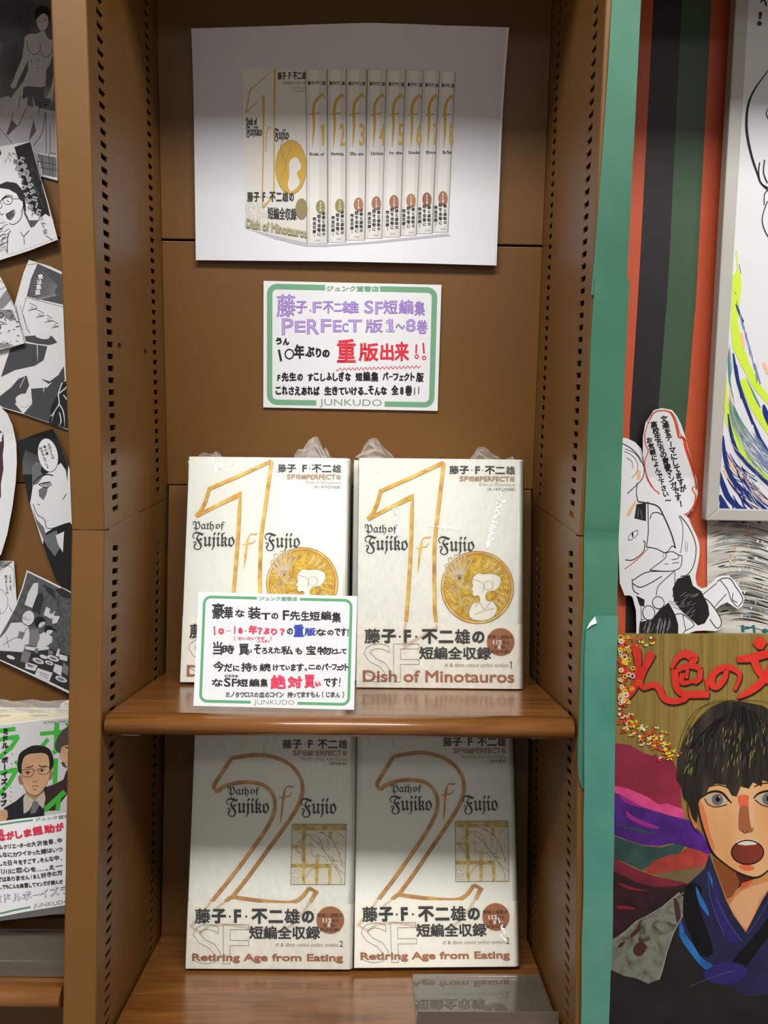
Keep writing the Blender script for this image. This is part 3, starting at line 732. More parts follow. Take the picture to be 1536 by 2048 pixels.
creases(B1, 1, [('patch', .064, .196, -.018, -.060, 130), ('patch', -.043, .176, .004, -.030, 60), ('patch', -.01, .158, .03, -.004, 30), ('fan', -.055, BH - .002, .04, .016, 12)])
creases(B1L, 2, [('fan', -.045, BH - .001, .05, .016, 14), ('fan', .01, BH - .001, .08, .014, 16)])
creases(B2, 3, [('fan', -.02, BH - .003, .12, .024, 26), ('fan', .055, BH - .006, .04, .07, 12), ('patch', .036, .030, .004, -.006, 5)])
creases(B2R, 4, [('fan', -.055, BH - .004, .04, .03, 6), ('patch', .064, .045, .005, -.022, 40)])
# ------------------------------------------------------------------ clear tray on the bottom board
def tray(mx, w, d0, d1, lip, label, group=None):
    t = .0014; p = [(d1, 0), (d0, 0), (d0 - lip * .12, lip), (d0 - lip * .12 - t, lip), (d0 - t * 1.2, -0.0) , (d0 - t * 1.2, .0), (d0 - t, -.0)]
    p = [(d1, .0005), (d1, .0005 + t), (d0 + t, .0005 + t), (d0 + .0004, lip), (d0 - t, lip), (d0 - .0004, .0005)]
    o = BX().extrude(p, 0, -w / 2, w / 2).build('clear_tray', ACRYL, None, bevel=.0003); o.matrix_world = mx; tag(o, label, 'tray', group); return o
pr = LOWM.inverted() @ hit(low(0, 0, SH2), Vector(LOWM.col[2][:3]), 824, 1945); pr2 = LOWM.inverted() @ hit(low(0, 0, SH2), Vector(LOWM.col[2][:3]), 1133, 2040)
x0, x1 = pr.x, .1905
tray(LOWM @ Matrix.Translation(((x0 + x1) / 2, 0, -SH2)), x1 - x0, .040, .126, .016, 'clear acrylic tray on the bottom shelf board in front of the right book')
# ================================================================== papers on the middle back panel
UPB = up_frame(D - .0012)
def lerp(a, b, t): return a + (b - a) * t
GRN = '#74a886'
# ---- printed photograph of the eight-volume set
pos = up_frame(D - .0030)
def bendp(u, v):
    t = max(0, (v - .355) / .085); return .004 + .010 * t * t * (1 + .5 * math.sin(9 * u + .6)) + .0015 * math.sin(11 * u + 1)
ps = Sheet(pos, (384, 40, 2.4), bend=bendp, sub=.008, step=.00006)
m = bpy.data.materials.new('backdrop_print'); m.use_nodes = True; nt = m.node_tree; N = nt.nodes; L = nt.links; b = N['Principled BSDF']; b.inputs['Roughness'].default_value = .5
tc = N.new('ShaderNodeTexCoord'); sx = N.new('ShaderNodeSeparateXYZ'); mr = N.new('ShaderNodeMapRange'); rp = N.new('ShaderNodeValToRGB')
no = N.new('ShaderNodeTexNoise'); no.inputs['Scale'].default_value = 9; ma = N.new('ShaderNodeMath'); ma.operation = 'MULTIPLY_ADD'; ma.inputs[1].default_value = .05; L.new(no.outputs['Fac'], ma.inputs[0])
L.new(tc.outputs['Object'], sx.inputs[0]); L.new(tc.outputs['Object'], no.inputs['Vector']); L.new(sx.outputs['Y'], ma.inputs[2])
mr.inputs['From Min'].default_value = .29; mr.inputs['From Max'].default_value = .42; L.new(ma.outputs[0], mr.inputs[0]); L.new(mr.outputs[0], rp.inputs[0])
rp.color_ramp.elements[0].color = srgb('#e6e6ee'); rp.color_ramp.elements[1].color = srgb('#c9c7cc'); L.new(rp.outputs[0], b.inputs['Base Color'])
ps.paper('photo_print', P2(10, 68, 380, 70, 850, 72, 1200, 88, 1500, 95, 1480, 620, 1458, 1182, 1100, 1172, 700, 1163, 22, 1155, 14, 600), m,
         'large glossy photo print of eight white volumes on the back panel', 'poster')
l = ps.layer('print_margin', '#dedde2'); l.stroke(P2(1494, 97, 1474, 620, 1452, 1180), 11, 0); l.done()
l = ps.layer('cast_shadow_print', '#b6b6c0'); l.poly(P2(262, 1005, 555, 1076, 560, 1084, 650, 1082, 840, 1070, 1226, 1030, 1240, 1042, 900, 1076, 640, 1094, 540, 1092, 400, 1056)); l.done()
l = ps.layer('pictured_cover', '#d8d5d0'); l.poly(P2(245, 252, 550, 262, 556, 1076, 262, 1007)); l.done()
tops = [(552, 650), (655, 742), (745, 838), (845, 932), (935, 1022), (1025, 1107), (1108, 1183), (1186, 1258)]
bots = [(556, 651), (657, 738), (743, 829), (833, 911), (913, 998), (1003, 1074), (1078, 1150), (1155, 1226)]
ty = [262, 262, 264, 267, 270, 272, 274, 275]; by = [1078, 1072, 1062, 1054, 1047, 1040, 1031, 1024]
l = ps.layer('pictured_spine_edge', '#8f8b88')
for (a, b_), (c, d_), t, y in zip(tops, bots, ty, by): l.poly([(a - 4, t), (b_ + 2, t), (d_ + 2, y), (c - 4, y)])
l.done()
l = ps.layer('pictured_spine', '#d0cdca')
for (a, b_), (c, d_), t, y in zip(tops, bots, ty, by): l.poly([(a, t), (b_ - 2, t), (d_ - 2, y), (c, y)])
l.done()
l = ps.layer('pictured_spine_highlight', '#dddad8')
for (a, b_), (c, d_), t, y in zip(tops, bots, ty, by): l.poly([(a + 14, t + 1), (a + 58, t + 1), (c + 56, y - 1), (c + 14, y - 1)])
l.done()
l = ps.layer('pictured_gold', '#c9a34a')
K = [(262, 455), (285, 350), (404, 255), (398, 500), (396, 850), (342, 905), (340, 860), (346, 600), (348, 375), (262, 455)]
l.stroke(K, 6, 0); l.stroke(P2(383, 525, 365, 530, 360, 580, 358, 640), 4)
GX = [(tops[i][0] + 12, i) for i in range(8)]
for i in range(8):
    a, b_ = tops[i]; y0 = 372 + i * 1.2; w = b_ - a; k = w / 92
    l.stroke([(b_ - 8, y0 + 18), (b_ - 24 * k, y0 + 4), (a + 34 * k, y0 + 50), (a + 33 * k, y0 + 150), (a + 26 * k, y0 + 245)], [6, 12, 13, 12, 2])
    l.stroke([(a + 12 * k, y0 + 92), (b_ - 28 * k, y0 + 86)], 6, 0)
    l.text(str(i + 1), a + (58 if i else 62) * k, 508, a + 84 * k, 612, bold=1.5)
l.disc(478, 713, 72, 40, 128); l.done()
l = ps.layer('pictured_coin_ring', '#a98a48'); l.ring(478, 713, 73, 3, 40, 128); l.stroke(P2(430, 760, 455, 700, 430, 640), 3); l.stroke(P2(450, 700, 480, 610), 3); l.stroke(P2(440, 690, 428, 600), 3); l.done()
l = ps.layer('pictured_bust', '#dcd9d2'); l.poly(P2(470, 690, 500, 665, 520, 690, 525, 720, 505, 745, 520, 790, 480, 830, 462, 800, 470, 755), 3); l.done()
l = ps.layer('pictured_lettering', '#3c3a39')
l.author(417, 272, 551, 305, .5); l.text(frak('Path of'), 262, 478, 316, 520, bold=.8); l.text(frak('Fujiko'), 262, 515, 340, 570, bold=1, slope=4); l.text(frak('Fujio'), 396, 528, 468, 590, bold=1, slope=3)
l.author(268, 830, 492, 878, .8, True); l.text('短編全収録', 366, 902, 505, 960, bold=1, slope=7)
for i in range(8):
    a, b_ = tops[i]; c, d_ = bots[i]; w = b_ - a
    l.text('藤子F不二雄', a + 8, 313 + 2.2 * i, b_ - 6, 330 + 2.2 * i, bold=.3, slope=2)
    l.text(frak(['Dish of', 'Retiring', 'We are', 'Under', 'In the', 'Parallel', 'Four', 'We Soul'][i]), a + 12, 645 - i * 1.4, b_ - 14, 661 - i * 1.4, bold=.4)
    x = c + (d_ - c) * .86; yb = by[i] - 36
    l.vert('衝撃と感動の', x - 4, yb - 118, x - 4, yb, 15, bold=.5); l.vert('話を全巻に', x - 26, yb - 105, x - 26, yb + 2, 17, bold=.5); l.vert('完全収録！', x - 48, yb - 92, x - 48, yb + 8, 16, bold=.5)
l.done()
l = ps.layer('pictured_small_lettering', '#a39c94'); l.text('SF短編PERFECT版', 440, 313, 550, 328); l.text(frak('Dish of Minotauros'), 480, 337, 550, 348); l.text('［ミノタウロスの皿］', 495, 353, 550, 363)
for i in range(8): a, b_ = tops[i]; l.text('小学館', bots[i][0] + 34, by[i] - 20, bots[i][0] + 58, by[i] - 11)
l.done()
l = ps.layer('pictured_badge', '#8f8260'); l.disc(528, 912, 29, 24, 50)
l.done()
for i in range(8):
    l = ps.layer('pictured_badge', ['#8f8b58', '#8f8b58', '#a2745c', '#9a6d58', '#9a6d55', '#a9755a', '#8f5f50', '#a06f60'][i]); c, d_ = bots[i]; l.disc(lerp(c, d_, .66), 903 - i * 6, 22, 20, 32); l.done()
l = ps.layer('pictured_badge_number', '#e6e0da')
for i in range(8): c, d_ = bots[i]; l.vert('112', lerp(c, d_, .66), 880 - i * 6, lerp(c, d_, .66), 926 - i * 6, 14)
l.done()
l = ps.layer('pictured_english_title', '#aba684'); l.text('Dish of Minotauros', 264, 955, 555, 1000, bold=1.6, slope=50); l.done()
l = ps.layer('pictured_outline_lettering', '#b9b5ae'); l.text('SF', 262, 880, 360, 1000, bold=.6, outline=True); l.done()

# ---- shop cards: white paper, green rounded frame, handwriting
def rr(x0, y0, x1, y1, r, dx=0, dy=0, gaps=()):
    pass
def card_frame(l, c, w, r, gt, gb):
    """c = four corners (tl,tr,br,bl) of the centre line; gt, gb = (start,end) fraction of the gaps at top and bottom"""
    tl, tr, br, bl = c
    def pt(s, t): return (lerp(lerp(tl[0], tr[0], s), lerp(bl[0], br[0], s), t), lerp(lerp(tl[1], tr[1], s), lerp(bl[1], br[1], s), t))
    ax = r; ay = r * (tr[0] - tl[0]) / (bl[1] - tl[1])
    def arc(cx, cy, a0, a1): return [pt(cx + ax * math.cos(math.radians(a)), cy + ay * math.sin(math.radians(a))) for a in [a0 + (a1 - a0) * i / 7 for i in range(8)]]
    l.stroke([pt(gt[0], 0)] + arc(ax, ay, -90, -180) + arc(ax, 1 - ay, 180, 90) + [pt(gb[0], 1)], w, 0)
    l.stroke([pt(gt[1], 0)] + arc(1 - ax, ay, -90, 0) + arc(1 - ax, 1 - ay, 0, 90) + [pt(gb[1], 1)], w, 0)
c1 = Sheet(up_frame(D - .0018), (500, 540, 3.84), bend=lambda u, v: .0004 + .02 * max(0, u - .02) ** 1.5, sub=.02)
c1.paper('shop_card', P2(105, 84, 1470, 115, 1440, 1082, 103, 1055), WHITE, 'white card with purple and red handwriting under the photo print', 'card', 'handwritten shop cards')
l = c1.layer('green_border', GRN); card_frame(l, P2(152, 127, 1418, 156, 1394, 1036, 151, 1015), 42, .045, (.336, .668), (.289, .71)); l.done()
l = c1.layer('green_lettering', GRN); l.text('ジュンク堂書店', 588, 121, 990, 166, bold=2, slope=3); l.done()
l = c1.layer('shop_lettering', '#7d9d86'); l.text('JUNKUDO', 533, 990, 1012, 1055, slope=5); l.done()
def purple(l, o):
    k = dict(outline=True, bold=1.6) if o else dict(bold=3.2)
    for c, x0, y0, x1, y1 in (('藤', 205, 188, 350, 362), ('子', 350, 238, 440, 335), ('F', 482, 245, 552, 330), ('不', 562, 240, 642, 335), ('二', 645, 258, 702, 320), ('雄', 703, 240, 835, 335), ('S', 878, 235, 948, 335), ('F', 962, 245, 1022, 342),
                           ('短', 1025, 232, 1133, 338), ('編', 1143, 230, 1255, 338), ('集', 1262, 240, 1342, 352), ('P', 245, 372, 335, 500), ('E', 345, 392, 428, 480), ('R', 438, 378, 530, 495), ('F', 545, 378, 625, 480), ('E', 638, 385, 705, 478), ('C', 708, 408, 755, 478),
                           ('T', 752, 382, 860, 478), ('版', 885, 380, 1020, 482), ('1', 1045, 380, 1112, 475), ('〜', 1118, 415, 1190, 455), ('8', 1196, 378, 1272, 475), ('巻', 1280, 385, 1362, 492)): l.text(c, x0, y0, x1, y1, **k)
    l.disc(465, 312, 9 if not o else 2, 12)
l = c1.layer('purple_handwriting', '#b9a0dd'); purple(l, False); l.done()
l = c1.layer('purple_outline', '#8567bd'); purple(l, True); l.done()
l = c1.layer('black_handwriting', '#262426'); l.hand('うん', 195, 520, 305, 580, 3.5)
for c, x0, y0, x1, y1 in (('年', 340, 572, 418, 682), ('ぶ', 425, 588, 497, 668), ('り', 505, 600, 548, 672), ('の', 556, 612, 612, 672)): l.text(c, x0, y0, x1, y1, bold=4)
l.stroke(P2(222, 612, 240, 700), 17, 0); l.ring(303, 646, 32, 10, 20, 36)
l.hand('F先生の すこしふしぎな 短編集 パーフェクト版', 200, 785, 1332, 858, 3.0, seed=2); l.hand('これさえあれば 生きていける…そんな 全8巻!!', 195, 890, 1310, 965, 3.1, seed=5); l.done()
l = c1.layer('red_handwriting', '#dd3545')
for c, x0, y0, x1, y1 in (('重', 668, 530, 812, 712), ('版', 835, 560, 985, 700), ('出', 1000, 565, 1105, 695), ('来', 1110, 552, 1220, 700)): l.text(c, x0, y0, x1, y1, bold=4.2)
l.stroke(P2(1278, 572, 1275, 640), 13, 0).stroke(P2(1330, 560, 1335, 640), 13, 0).ring(1280, 665, 13, 8).ring(1337, 675, 13, 8); l.done()
l = c1.layer('red_wavy_line', '#e05a70'); l.stroke([(660 + 16.2 * i, lerp(762, 742, i / 40) + (10 if i % 2 else -8) + (14 if i == 0 else 0)) for i in range(41)], 5.5, 3); l.done()

# ---- second card, leaning on the upper board
c2f = LOWM @ frame(Vector((0, .014, -.1492)), X_, Vector((0, math.sin(math.radians(7)), math.cos(math.radians(7)))))
c2 = Sheet(c2f, (380, 1170, 4.389), sub=.02)
c2.paper('shop_card', P2(78, 60, 1468, 98, 1440, 1095, 30, 1060), WHITE, 'white handwritten card with green frame standing in front of the left upper book', 'card', 'handwritten shop cards')
l = c2.layer('faint_grid', '#dcdde9')
for i in range(1, 12): l.stroke([(lerp(130, 1400, i / 12) + 8, 130), (lerp(100, 1385, i / 12), 1010)], 2, 0)
for i in range(1, 9): l.stroke([(115, lerp(130, 1010, i / 9)), (1395, lerp(160, 1040, i / 9))], 2, 0)
l.done()
l = c2.layer('green_border', '#64a878'); card_frame(l, P2(128, 104, 1416, 136, 1392, 1048, 92, 1018), 24, .045, (.357, .65), (.34, .655)); l.done()
l = c2.layer('green_lettering', GRN); l.text('ジュンク堂書店', 610, 100, 942, 138, bold=1.6, slope=3); l.done()
l = c2.layer('shop_lettering', '#93a89a'); l.text('JUNKUDO', 560, 1005, 918, 1060, slope=3); l.done()
l = c2.layer('black_handwriting', '#333236')
for c, x0, y0, x1, y1 in (('豪', 195, 158, 303, 298), ('華', 300, 188, 378, 298), ('な', 398, 215, 480, 282), ('装', 510, 190, 622, 300), ('T', 625, 245, 707, 305), ('の', 715, 245, 776, 300), ('F', 815, 222, 872, 308), ('先', 878, 228, 968, 310), ('生', 975, 228, 1048, 312), ('短', 1050, 232, 1140, 312), ('編', 1148, 228, 1240, 308), ('集', 1245, 238, 1325, 330),
                       ('の', 852, 378, 905, 435), ('な', 1105, 385, 1195, 445), ('の', 1205, 395, 1262, 440), ('で', 1268, 380, 1320, 445), ('す', 1322, 378, 1375, 448),
                       ('当', 202, 495, 285, 612), ('時', 285, 525, 390, 605), ('買', 430, 515, 518, 615), ('い', 508, 562, 545, 600), ('そ', 560, 520, 625, 605), ('ろ', 630, 550, 680, 605), ('え', 685, 545, 735, 600), ('た', 738, 545, 795, 600), ('私', 798, 535, 905, 612), ('も', 925, 548, 985, 608), ('宝', 1020, 530, 1105, 612), ('物', 1115, 540, 1240, 612), ('と', 1240, 555, 1290, 605), ('し', 1285, 560, 1330, 602), ('て', 1325, 560, 1375, 605),
                       ('今', 205, 668, 300, 760), ('だ', 300, 690, 372, 760), ('に', 378, 705, 435, 755), ('持', 450, 680, 545, 760), ('ち', 548, 698, 590, 752), ('続', 612, 688, 710, 758), ('け', 728, 698, 778, 752), ('て', 785, 700, 835, 750), ('い', 840, 708, 878, 745), ('ま', 885, 692, 930, 755), ('す', 935, 688, 1000, 758), ('こ', 1040, 700, 1100, 740), ('の', 1105, 700, 1150, 745), ('パ', 1155, 688, 1215, 748), ('ー', 1215, 712, 1245, 722), ('フ', 1245, 695, 1290, 745), ('ェ', 1288, 712, 1325, 748), ('ク', 1318, 695, 1355, 750), ('ト', 1358, 688, 1392, 752),
                       ('な', 193, 822, 290, 890), ('S', 300, 815, 358, 892), ('F', 368, 822, 412, 892), ('短', 412, 825, 510, 892), ('編', 520, 822, 610, 892), ('集', 618, 822, 682, 895), ('で', 1175, 820, 1235, 890), ('す', 1238, 812, 1295, 895)):
    l.text(c, x0, y0, x1, y1, bold=2.6 if c != 'ー' else 1)
l.ring(1018, 742, 9, 6, 14); l.stroke(P2(1390, 385, 1385, 430), 9, 0).disc(1388, 442, 6); l.stroke(P2(1318, 815, 1313, 862), 9, 0).disc(1312, 882, 6)
l.done()
l = c2.layer('red_handwriting', '#e04a66')
for c, x0, y0, x1, y1, b_ in (('0', 250, 378, 300, 432, 5), ('8', 425, 375, 462, 425, 5), ('年', 515, 352, 590, 432, 4), ('？', 592, 372, 635, 432, 4), ('ぶ', 645, 375, 700, 432, 4), ('り', 712, 380, 765, 440, 4), ('？', 788, 380, 832, 440, 4),
                          ('絶', 708, 788, 842, 912, 6), ('対', 858, 800, 985, 905, 6), ('買', 1005, 785, 1095, 905, 6), ('い', 1098, 848, 1150, 890, 5)): l.text(c, x0, y0, x1, y1, bold=b_)
l.stroke(P2(215, 362, 218, 440), 13, 0); l.stroke(P2(395, 362, 392, 428), 12, 0)
for x in (322, 338, 354, 482, 494): l.disc(x, 402, 5, 8)
l.done()
l = c2.layer('small_red_handwriting', '#d9607c'); l.hand('（だいたいです…）', 370, 452, 735, 486, 1.2, seed=4); l.hand('いいすぎて', 588, 486, 700, 508, 1, seed=5); l.done()
l = c2.layer('blue_handwriting', '#3b4fb4'); l.text('重', 910, 345, 1000, 455, bold=3.5); l.text('版', 1005, 375, 1102, 445, bold=3.5); l.done()
l = c2.layer('thin_handwriting', '#5a5a60'); l.hand('むらさき', 305, 784, 425, 812, 1, seed=9); l.hand('ミノタウロスの皿のコイン 持ってますもん（じまん）', 312, 935, 1370, 990, 1.6, seed=12, jit=.8); l.done()
# ================================================================== left bay: comic pages taped to the back panel
K_, G1, G2, G3, WH = '#1c1c1f', '#55565a', '#7d7e82', '#a9aaae', '#dfe0e3'
def page(name, crop, pts, label, off, low_=False, bend=None, mat=MANGA, cat='paper', group='comic pages on the left back panel'):
    f = low_frame(.2022 - off) if low_ else up_frame(D - off)
    sh = Sheet(f, crop, bend=bend, sub=.012 if bend else .5, step=.00005 if bend else STEP); sh.paper(name, pts, mat, label, cat, group); return sh
STEPB = lambda u, v: max(0, (.062 - v) * .17)     # papers that hang over the step of the lower back panel
# page one: grey standing figure under a stormy sky
p1 = page('comic_page', (0, 0, 4), P2(-260, -160, 428, -150, 428, 40, 434, 300, 446, 800, 462, 1446, 360, 1418, -260, 1300), 'comic page with a grey standing man under a dark sky, top left', .002)
SKY = proc('screentone_sky', [(.3, '#3c3a3e'), (.55, '#5d5a60'), (.75, '#98959a')], nscale=26, detail=5, rough=.6)
l = p1.layer('drawn_sky', SKY); l.poly(P2(-260, -150, 428, -150, 428, 40, 434, 300, 442, 900, 350, 880, 240, 860, 60, 780, -260, 860)); l.done()
l = p1.layer('drawn_ground', '#b5b2b6'); l.poly(P2(-260, 860, 60, 770, 240, 850, 440, 890, 452, 1250, 300, 1220, 180, 1160, -260, 1250)); l.done()
l = p1.layer('drawn_city', '#77787c'); l.poly(P2(300, 1230, 452, 1260, 458, 1420, 350, 1400)); l.done()
FIG = P2(330, 250, 300, 272, 235, 272, 196, 300, 190, 380, 178, 470, 140, 560, 105, 650, 85, 690, 100, 712, 130, 700, 150, 640, 205, 540, 225, 480, 228, 560, 190, 650, 110, 760, 40, 860, 0, 940, 0, 1050, 50, 1085, 118, 1175, 140, 1150, 110, 1110, 150, 1000, 215, 850, 225, 770, 260, 765, 275, 900, 285, 1000, 230, 1100, 235, 1165, 330, 1090, 345, 1040, 352, 980, 362, 850, 366, 700, 372, 560, 400, 520, 425, 440, 430, 600, 410, 700, 380, 770, 345, 800, 350, 845, 420, 820, 436, 700, 436, 320, 400, 318, 375, 290, 362, 250)
l = p1.layer('drawn_figure', '#bdb8ba'); l.poly(FIG); l.done()
l = p1.layer('drawn_shade', '#5c5a60')
for q in (P2(100, 960, 140, 1010, 70, 1080, 52, 1075), P2(205, 520, 215, 560, 170, 650, 158, 640), P2(272, 960, 290, 1050, 232, 1130, 245, 1060), P2(345, 800, 362, 785, 400, 790, 420, 815, 350, 848), P2(372, 560, 400, 520, 420, 560, 372, 700)): l.poly(q)
l.poly(P2(226, 690, 330, 700, 362, 690, 356, 840, 285, 850, 262, 768, 226, 775, 180, 800, 190, 700)); l.done()
l = p1.layer('drawn_face', '#d0caca'); l.poly(P2(292, 130, 320, 110, 370, 115, 388, 150, 383, 210, 350, 246, 322, 240, 300, 200), 3); l.done()
l = p1.layer('drawn_hair', K_); l.poly(P2(285, 150, 280, 95, 300, 60, 345, 48, 390, 65, 404, 110, 395, 170, 386, 140, 360, 112, 330, 118, 300, 150), 3); l.done()
l = p1.layer('drawn_line', '#39383c')
for q in (P2(215, 330, 230, 400, 270, 440, 320, 410, 322, 350), P2(325, 410, 355, 458, 405, 440, 422, 380), P2(300, 470, 316, 495), P2(245, 480, 258, 500), P2(300, 540, 302, 555), P2(165, 760, 150, 860), P2(325, 820, 310, 920), P2(362, 900, 340, 1060, 270, 1165), P2(105, 900, 95, 960, 60, 1080), P2(215, 860, 160, 980, 130, 1020), P2(196, 300, 190, 380), P2(0, 1030, 50, 1085, 120, 1175), P2(400, 1000, 405, 1230), P2(368, 900, 372, 1230),
          P2(306, 1235, 306, 1400), P2(340, 1240, 344, 1400), P2(392, 1225, 398, 1410), P2(400, 1225, 452, 1232), P2(420, 1260, 424, 1420), P2(300, 1290, 455, 1320), P2(320, 1340, 458, 1360), P2(310, 170, 330, 178), P2(352, 165, 372, 160), P2(330, 212, 352, 208)): l.stroke(q, 3.5)
l.done()
# page two: man with glasses shouting
p2 = page('comic_page', (0, 0, 4), P2(-300, 1240, 130, 1165, 266, 1147, 340, 1420, 400, 1620, 480, 1925, 250, 2010, -300, 2180), 'comic panel of a shouting man with round glasses and a column of outlined letters', .0045, bend=lambda u, v: .002 + .004 * math.sin(12 * u + 6 * v) ** 2)
l = p2.layer('drawn_dark_ground', K_); l.poly(P2(135, 1190, 264, 1150, 338, 1420, 398, 1640, 420, 1740, 360, 1760, 270, 1700, 200, 1560, 190, 1440, 150, 1340, 160, 1270)); l.poly(P2(-100, 1290, 20, 1205, 30, 1240, 0, 1290)); l.done()
l = p2.layer('drawn_spray', '#5d5e63')
rnd = random.Random(3)
for k in range(26): x, y = rnd.uniform(60, 165), rnd.uniform(1230, 1300); l.stroke([(x, y), (x + rnd.uniform(-14, 14), y + rnd.uniform(5, 24))], 4, 0)
for k in range(30): x, y = rnd.uniform(0, 90), rnd.uniform(1780, 2000); l.stroke([(x, y), (x - rnd.uniform(20, 70), y + rnd.uniform(8, 40))], rnd.uniform(3, 8), 0)
for k in range(14): x = rnd.uniform(255, 380); y = rnd.uniform(1300, 1640); l.stroke([(x, y), (x + rnd.uniform(10, 40), y + rnd.uniform(40, 90))], 3, 0)
l.done()
l = p2.layer('drawn_skin', '#e4e4e7'); l.poly(P2(-60, 1560, 10, 1510, 90, 1515, 160, 1560, 195, 1600, 205, 1660, 200, 1720, 250, 1760, 330, 1770, 380, 1720, 440, 1760, 470, 1910, 250, 1990, 80, 2040, 70, 2000, 100, 1800, 40, 1770, -60, 1700), 0); l.done()
l = p2.layer('drawn_hair', '#2a2a2d'); l.poly(P2(-60, 1540, 0, 1490, 70, 1462, 150, 1475, 200, 1530, 222, 1620, 225, 1700, 205, 1690, 198, 1620, 170, 1600, 150, 1560, 90, 1525, 10, 1512, -60, 1560)); l.done()
l = p2.layer('drawn_shade', G1); l.poly(P2(200, 1660, 250, 1770, 330, 1770, 290, 1820, 262, 1830, 210, 1720)); l.poly(P2(60, 1725, 125, 1690, 128, 1730, 90, 1765, 70, 1755)); l.done()
l = p2.layer('drawn_line', K_)
for q in (P2(0, 1630, 40, 1600, 60, 1590), P2(30, 1600, 75, 1570, 120, 1580), P2(30, 1600, 78, 1585, 115, 1590), P2(10, 1700, 25, 1725, 45, 1715), P2(62, 1722, 128, 1688, 130, 1725, 95, 1765, 62, 1722), P2(180, 1610, 205, 1625, 198, 1680, 185, 1700), P2(90, 1795, 130, 1800, 180, 1760, 195, 1700),
          P2(180, 1860, 205, 1895, 250, 1850), P2(205, 1895, 210, 1960), P2(100, 1850, 75, 1900, 70, 2030), P2(380, 1890, 440, 1930), P2(70, 1610, 90, 1625)): l.stroke(q, 5)
l.ring(78, 1612, 38, 4, 24, 32); l.ring(0, 1650, 32, 4, 24, 30); l.stroke(P2(112, 1600, 180, 1600), 4, 0); l.done()
def two_col(l, bold, out=False):
    l.vert('この陰でオナニーこいてる', 190, 1265, 385, 1885, 40, bold=bold, tilt=.28); l.vert('俺がサーフィンは？', 138, 1280, 285, 1745, 40, bold=bold, tilt=.28)
l = p2.layer('lettering_outline', '#dcdce0'); two_col(l, 4.5); l.done()
l = p2.layer('lettering', '#47474b'); two_col(l, .8); l.done()
# page three: two panels, drawn waves, dripping branches
p3 = page('comic_page', (0, 500, 4), P2(232, 80, 400, 130, 560, 205, 590, 1455, 400, 1385, 180, 1310, -80, 1235, -80, 790, 0, 795, 60, 700, 120, 430, 190, 180), 'comic page with three stacked panels and slanting sound letters beside the upright', .003)
l = p3.layer('drawn_night', '#515257'); l.poly(P2(302, 108, 560, 225, 560, 450, 215, 372, 250, 230)); l.done()
l = p3.layer('drawn_line', K_)
for q in (P2(210, 380, 560, 470), P2(210, 380, 180, 500), P2(222, 120, 302, 108), P2(180, 500, 215, 640, 240, 660)): l.stroke(q, 3, 0)
for i, (x, y) in enumerate(((238, 425), (300, 480), (372, 520), (425, 565))):
    l.stroke([(x, y), (x + 62 - 6 * i, y + 28)], 4, 0); l.stroke([(x + 8, y + 28), (x + 62 - 6 * i, y + 45), (x - 12, y + 60)], 4, 0); l.stroke([(x + 6, y + 42), (x + 42, y + 50)], 3, 0)
for q in (P2(540, 540, 570, 560), P2(160, 440, 200, 560, 240, 670), P2(130, 450, 150, 560, 180, 640)): l.stroke(q, 3)
l.done()
l = p3.layer('drawn_rain', '#a9aaad'); rnd = random.Random(8)
for k in range(16): x, y = 500, 330; a = 2.4 + k * .11; l.stroke([(x + 60 * math.cos(a), y + 60 * math.sin(a) * .8), (max(240, x + 260 * math.cos(a)), max(150, min(400, y + 200 * math.sin(a))))], 2.5, 0)
l.done()
l = p3.layer('panel_lettering', '#e6e6e9'); l.vert('君は悪魔', 330, 195, 300, 360, 36, bold=2, tilt=-.15); l.done()
l = p3.layer('drawn_dark_water', '#4a4b50')
for q in (P2(200, 690, 330, 680, 420, 690, 460, 740, 400, 760, 300, 750, 210, 730), P2(85, 790, 200, 745, 380, 770, 350, 880, 280, 925, 120, 960, 10, 1015), P2(0, 1170, 90, 1100, 150, 1030, 215, 1005, 235, 1080, 200, 1160, 120, 1230, 180, 1300, 30, 1260, -60, 1200),
          P2(250, 1110, 380, 1100, 470, 1000, 512, 930, 520, 1040, 480, 1100, 440, 1200, 400, 1380, 190, 1310, 260, 1230), P2(330, 1030, 400, 1050, 470, 1000, 500, 940, 460, 1030, 390, 1070)): l.poly(q)
l.done()
l = p3.layer('drawn_black', '#232327'); l.poly(P2(500, 1060, 600, 1020, 600, 1460, 540, 1430, 395, 1385, 410, 1250, 450, 1180)); l.done()
l = p3.layer('drawn_pale_shape', '#dedfe2')
l.poly(P2(290, 680, 380, 665, 400, 700, 360, 715, 300, 700), 3); l.poly(P2(130, 1180, 180, 1150, 240, 1160, 258, 1210, 220, 1255, 160, 1250, 132, 1215), 4)
for q in (P2(500, 1060, 470, 1150, 475, 1230, 440, 1290, 410, 1390), P2(475, 1230, 510, 1300, 520, 1420), P2(470, 1150, 520, 1110, 560, 1060), P2(478, 1300, 490, 1370, 470, 1410), P2(510, 1160, 560, 1230, 590, 1300), P2(440, 1290, 420, 1320, 400, 1330)): l.stroke(q, 9, taper=2)
l.stroke(P2(300, 755, 303, 905), 6, taper=2); l.stroke(P2(352, 1090, 350, 1145), 6, taper=2); l.stroke(P2(200, 1020, 160, 1100), 5); l.done()
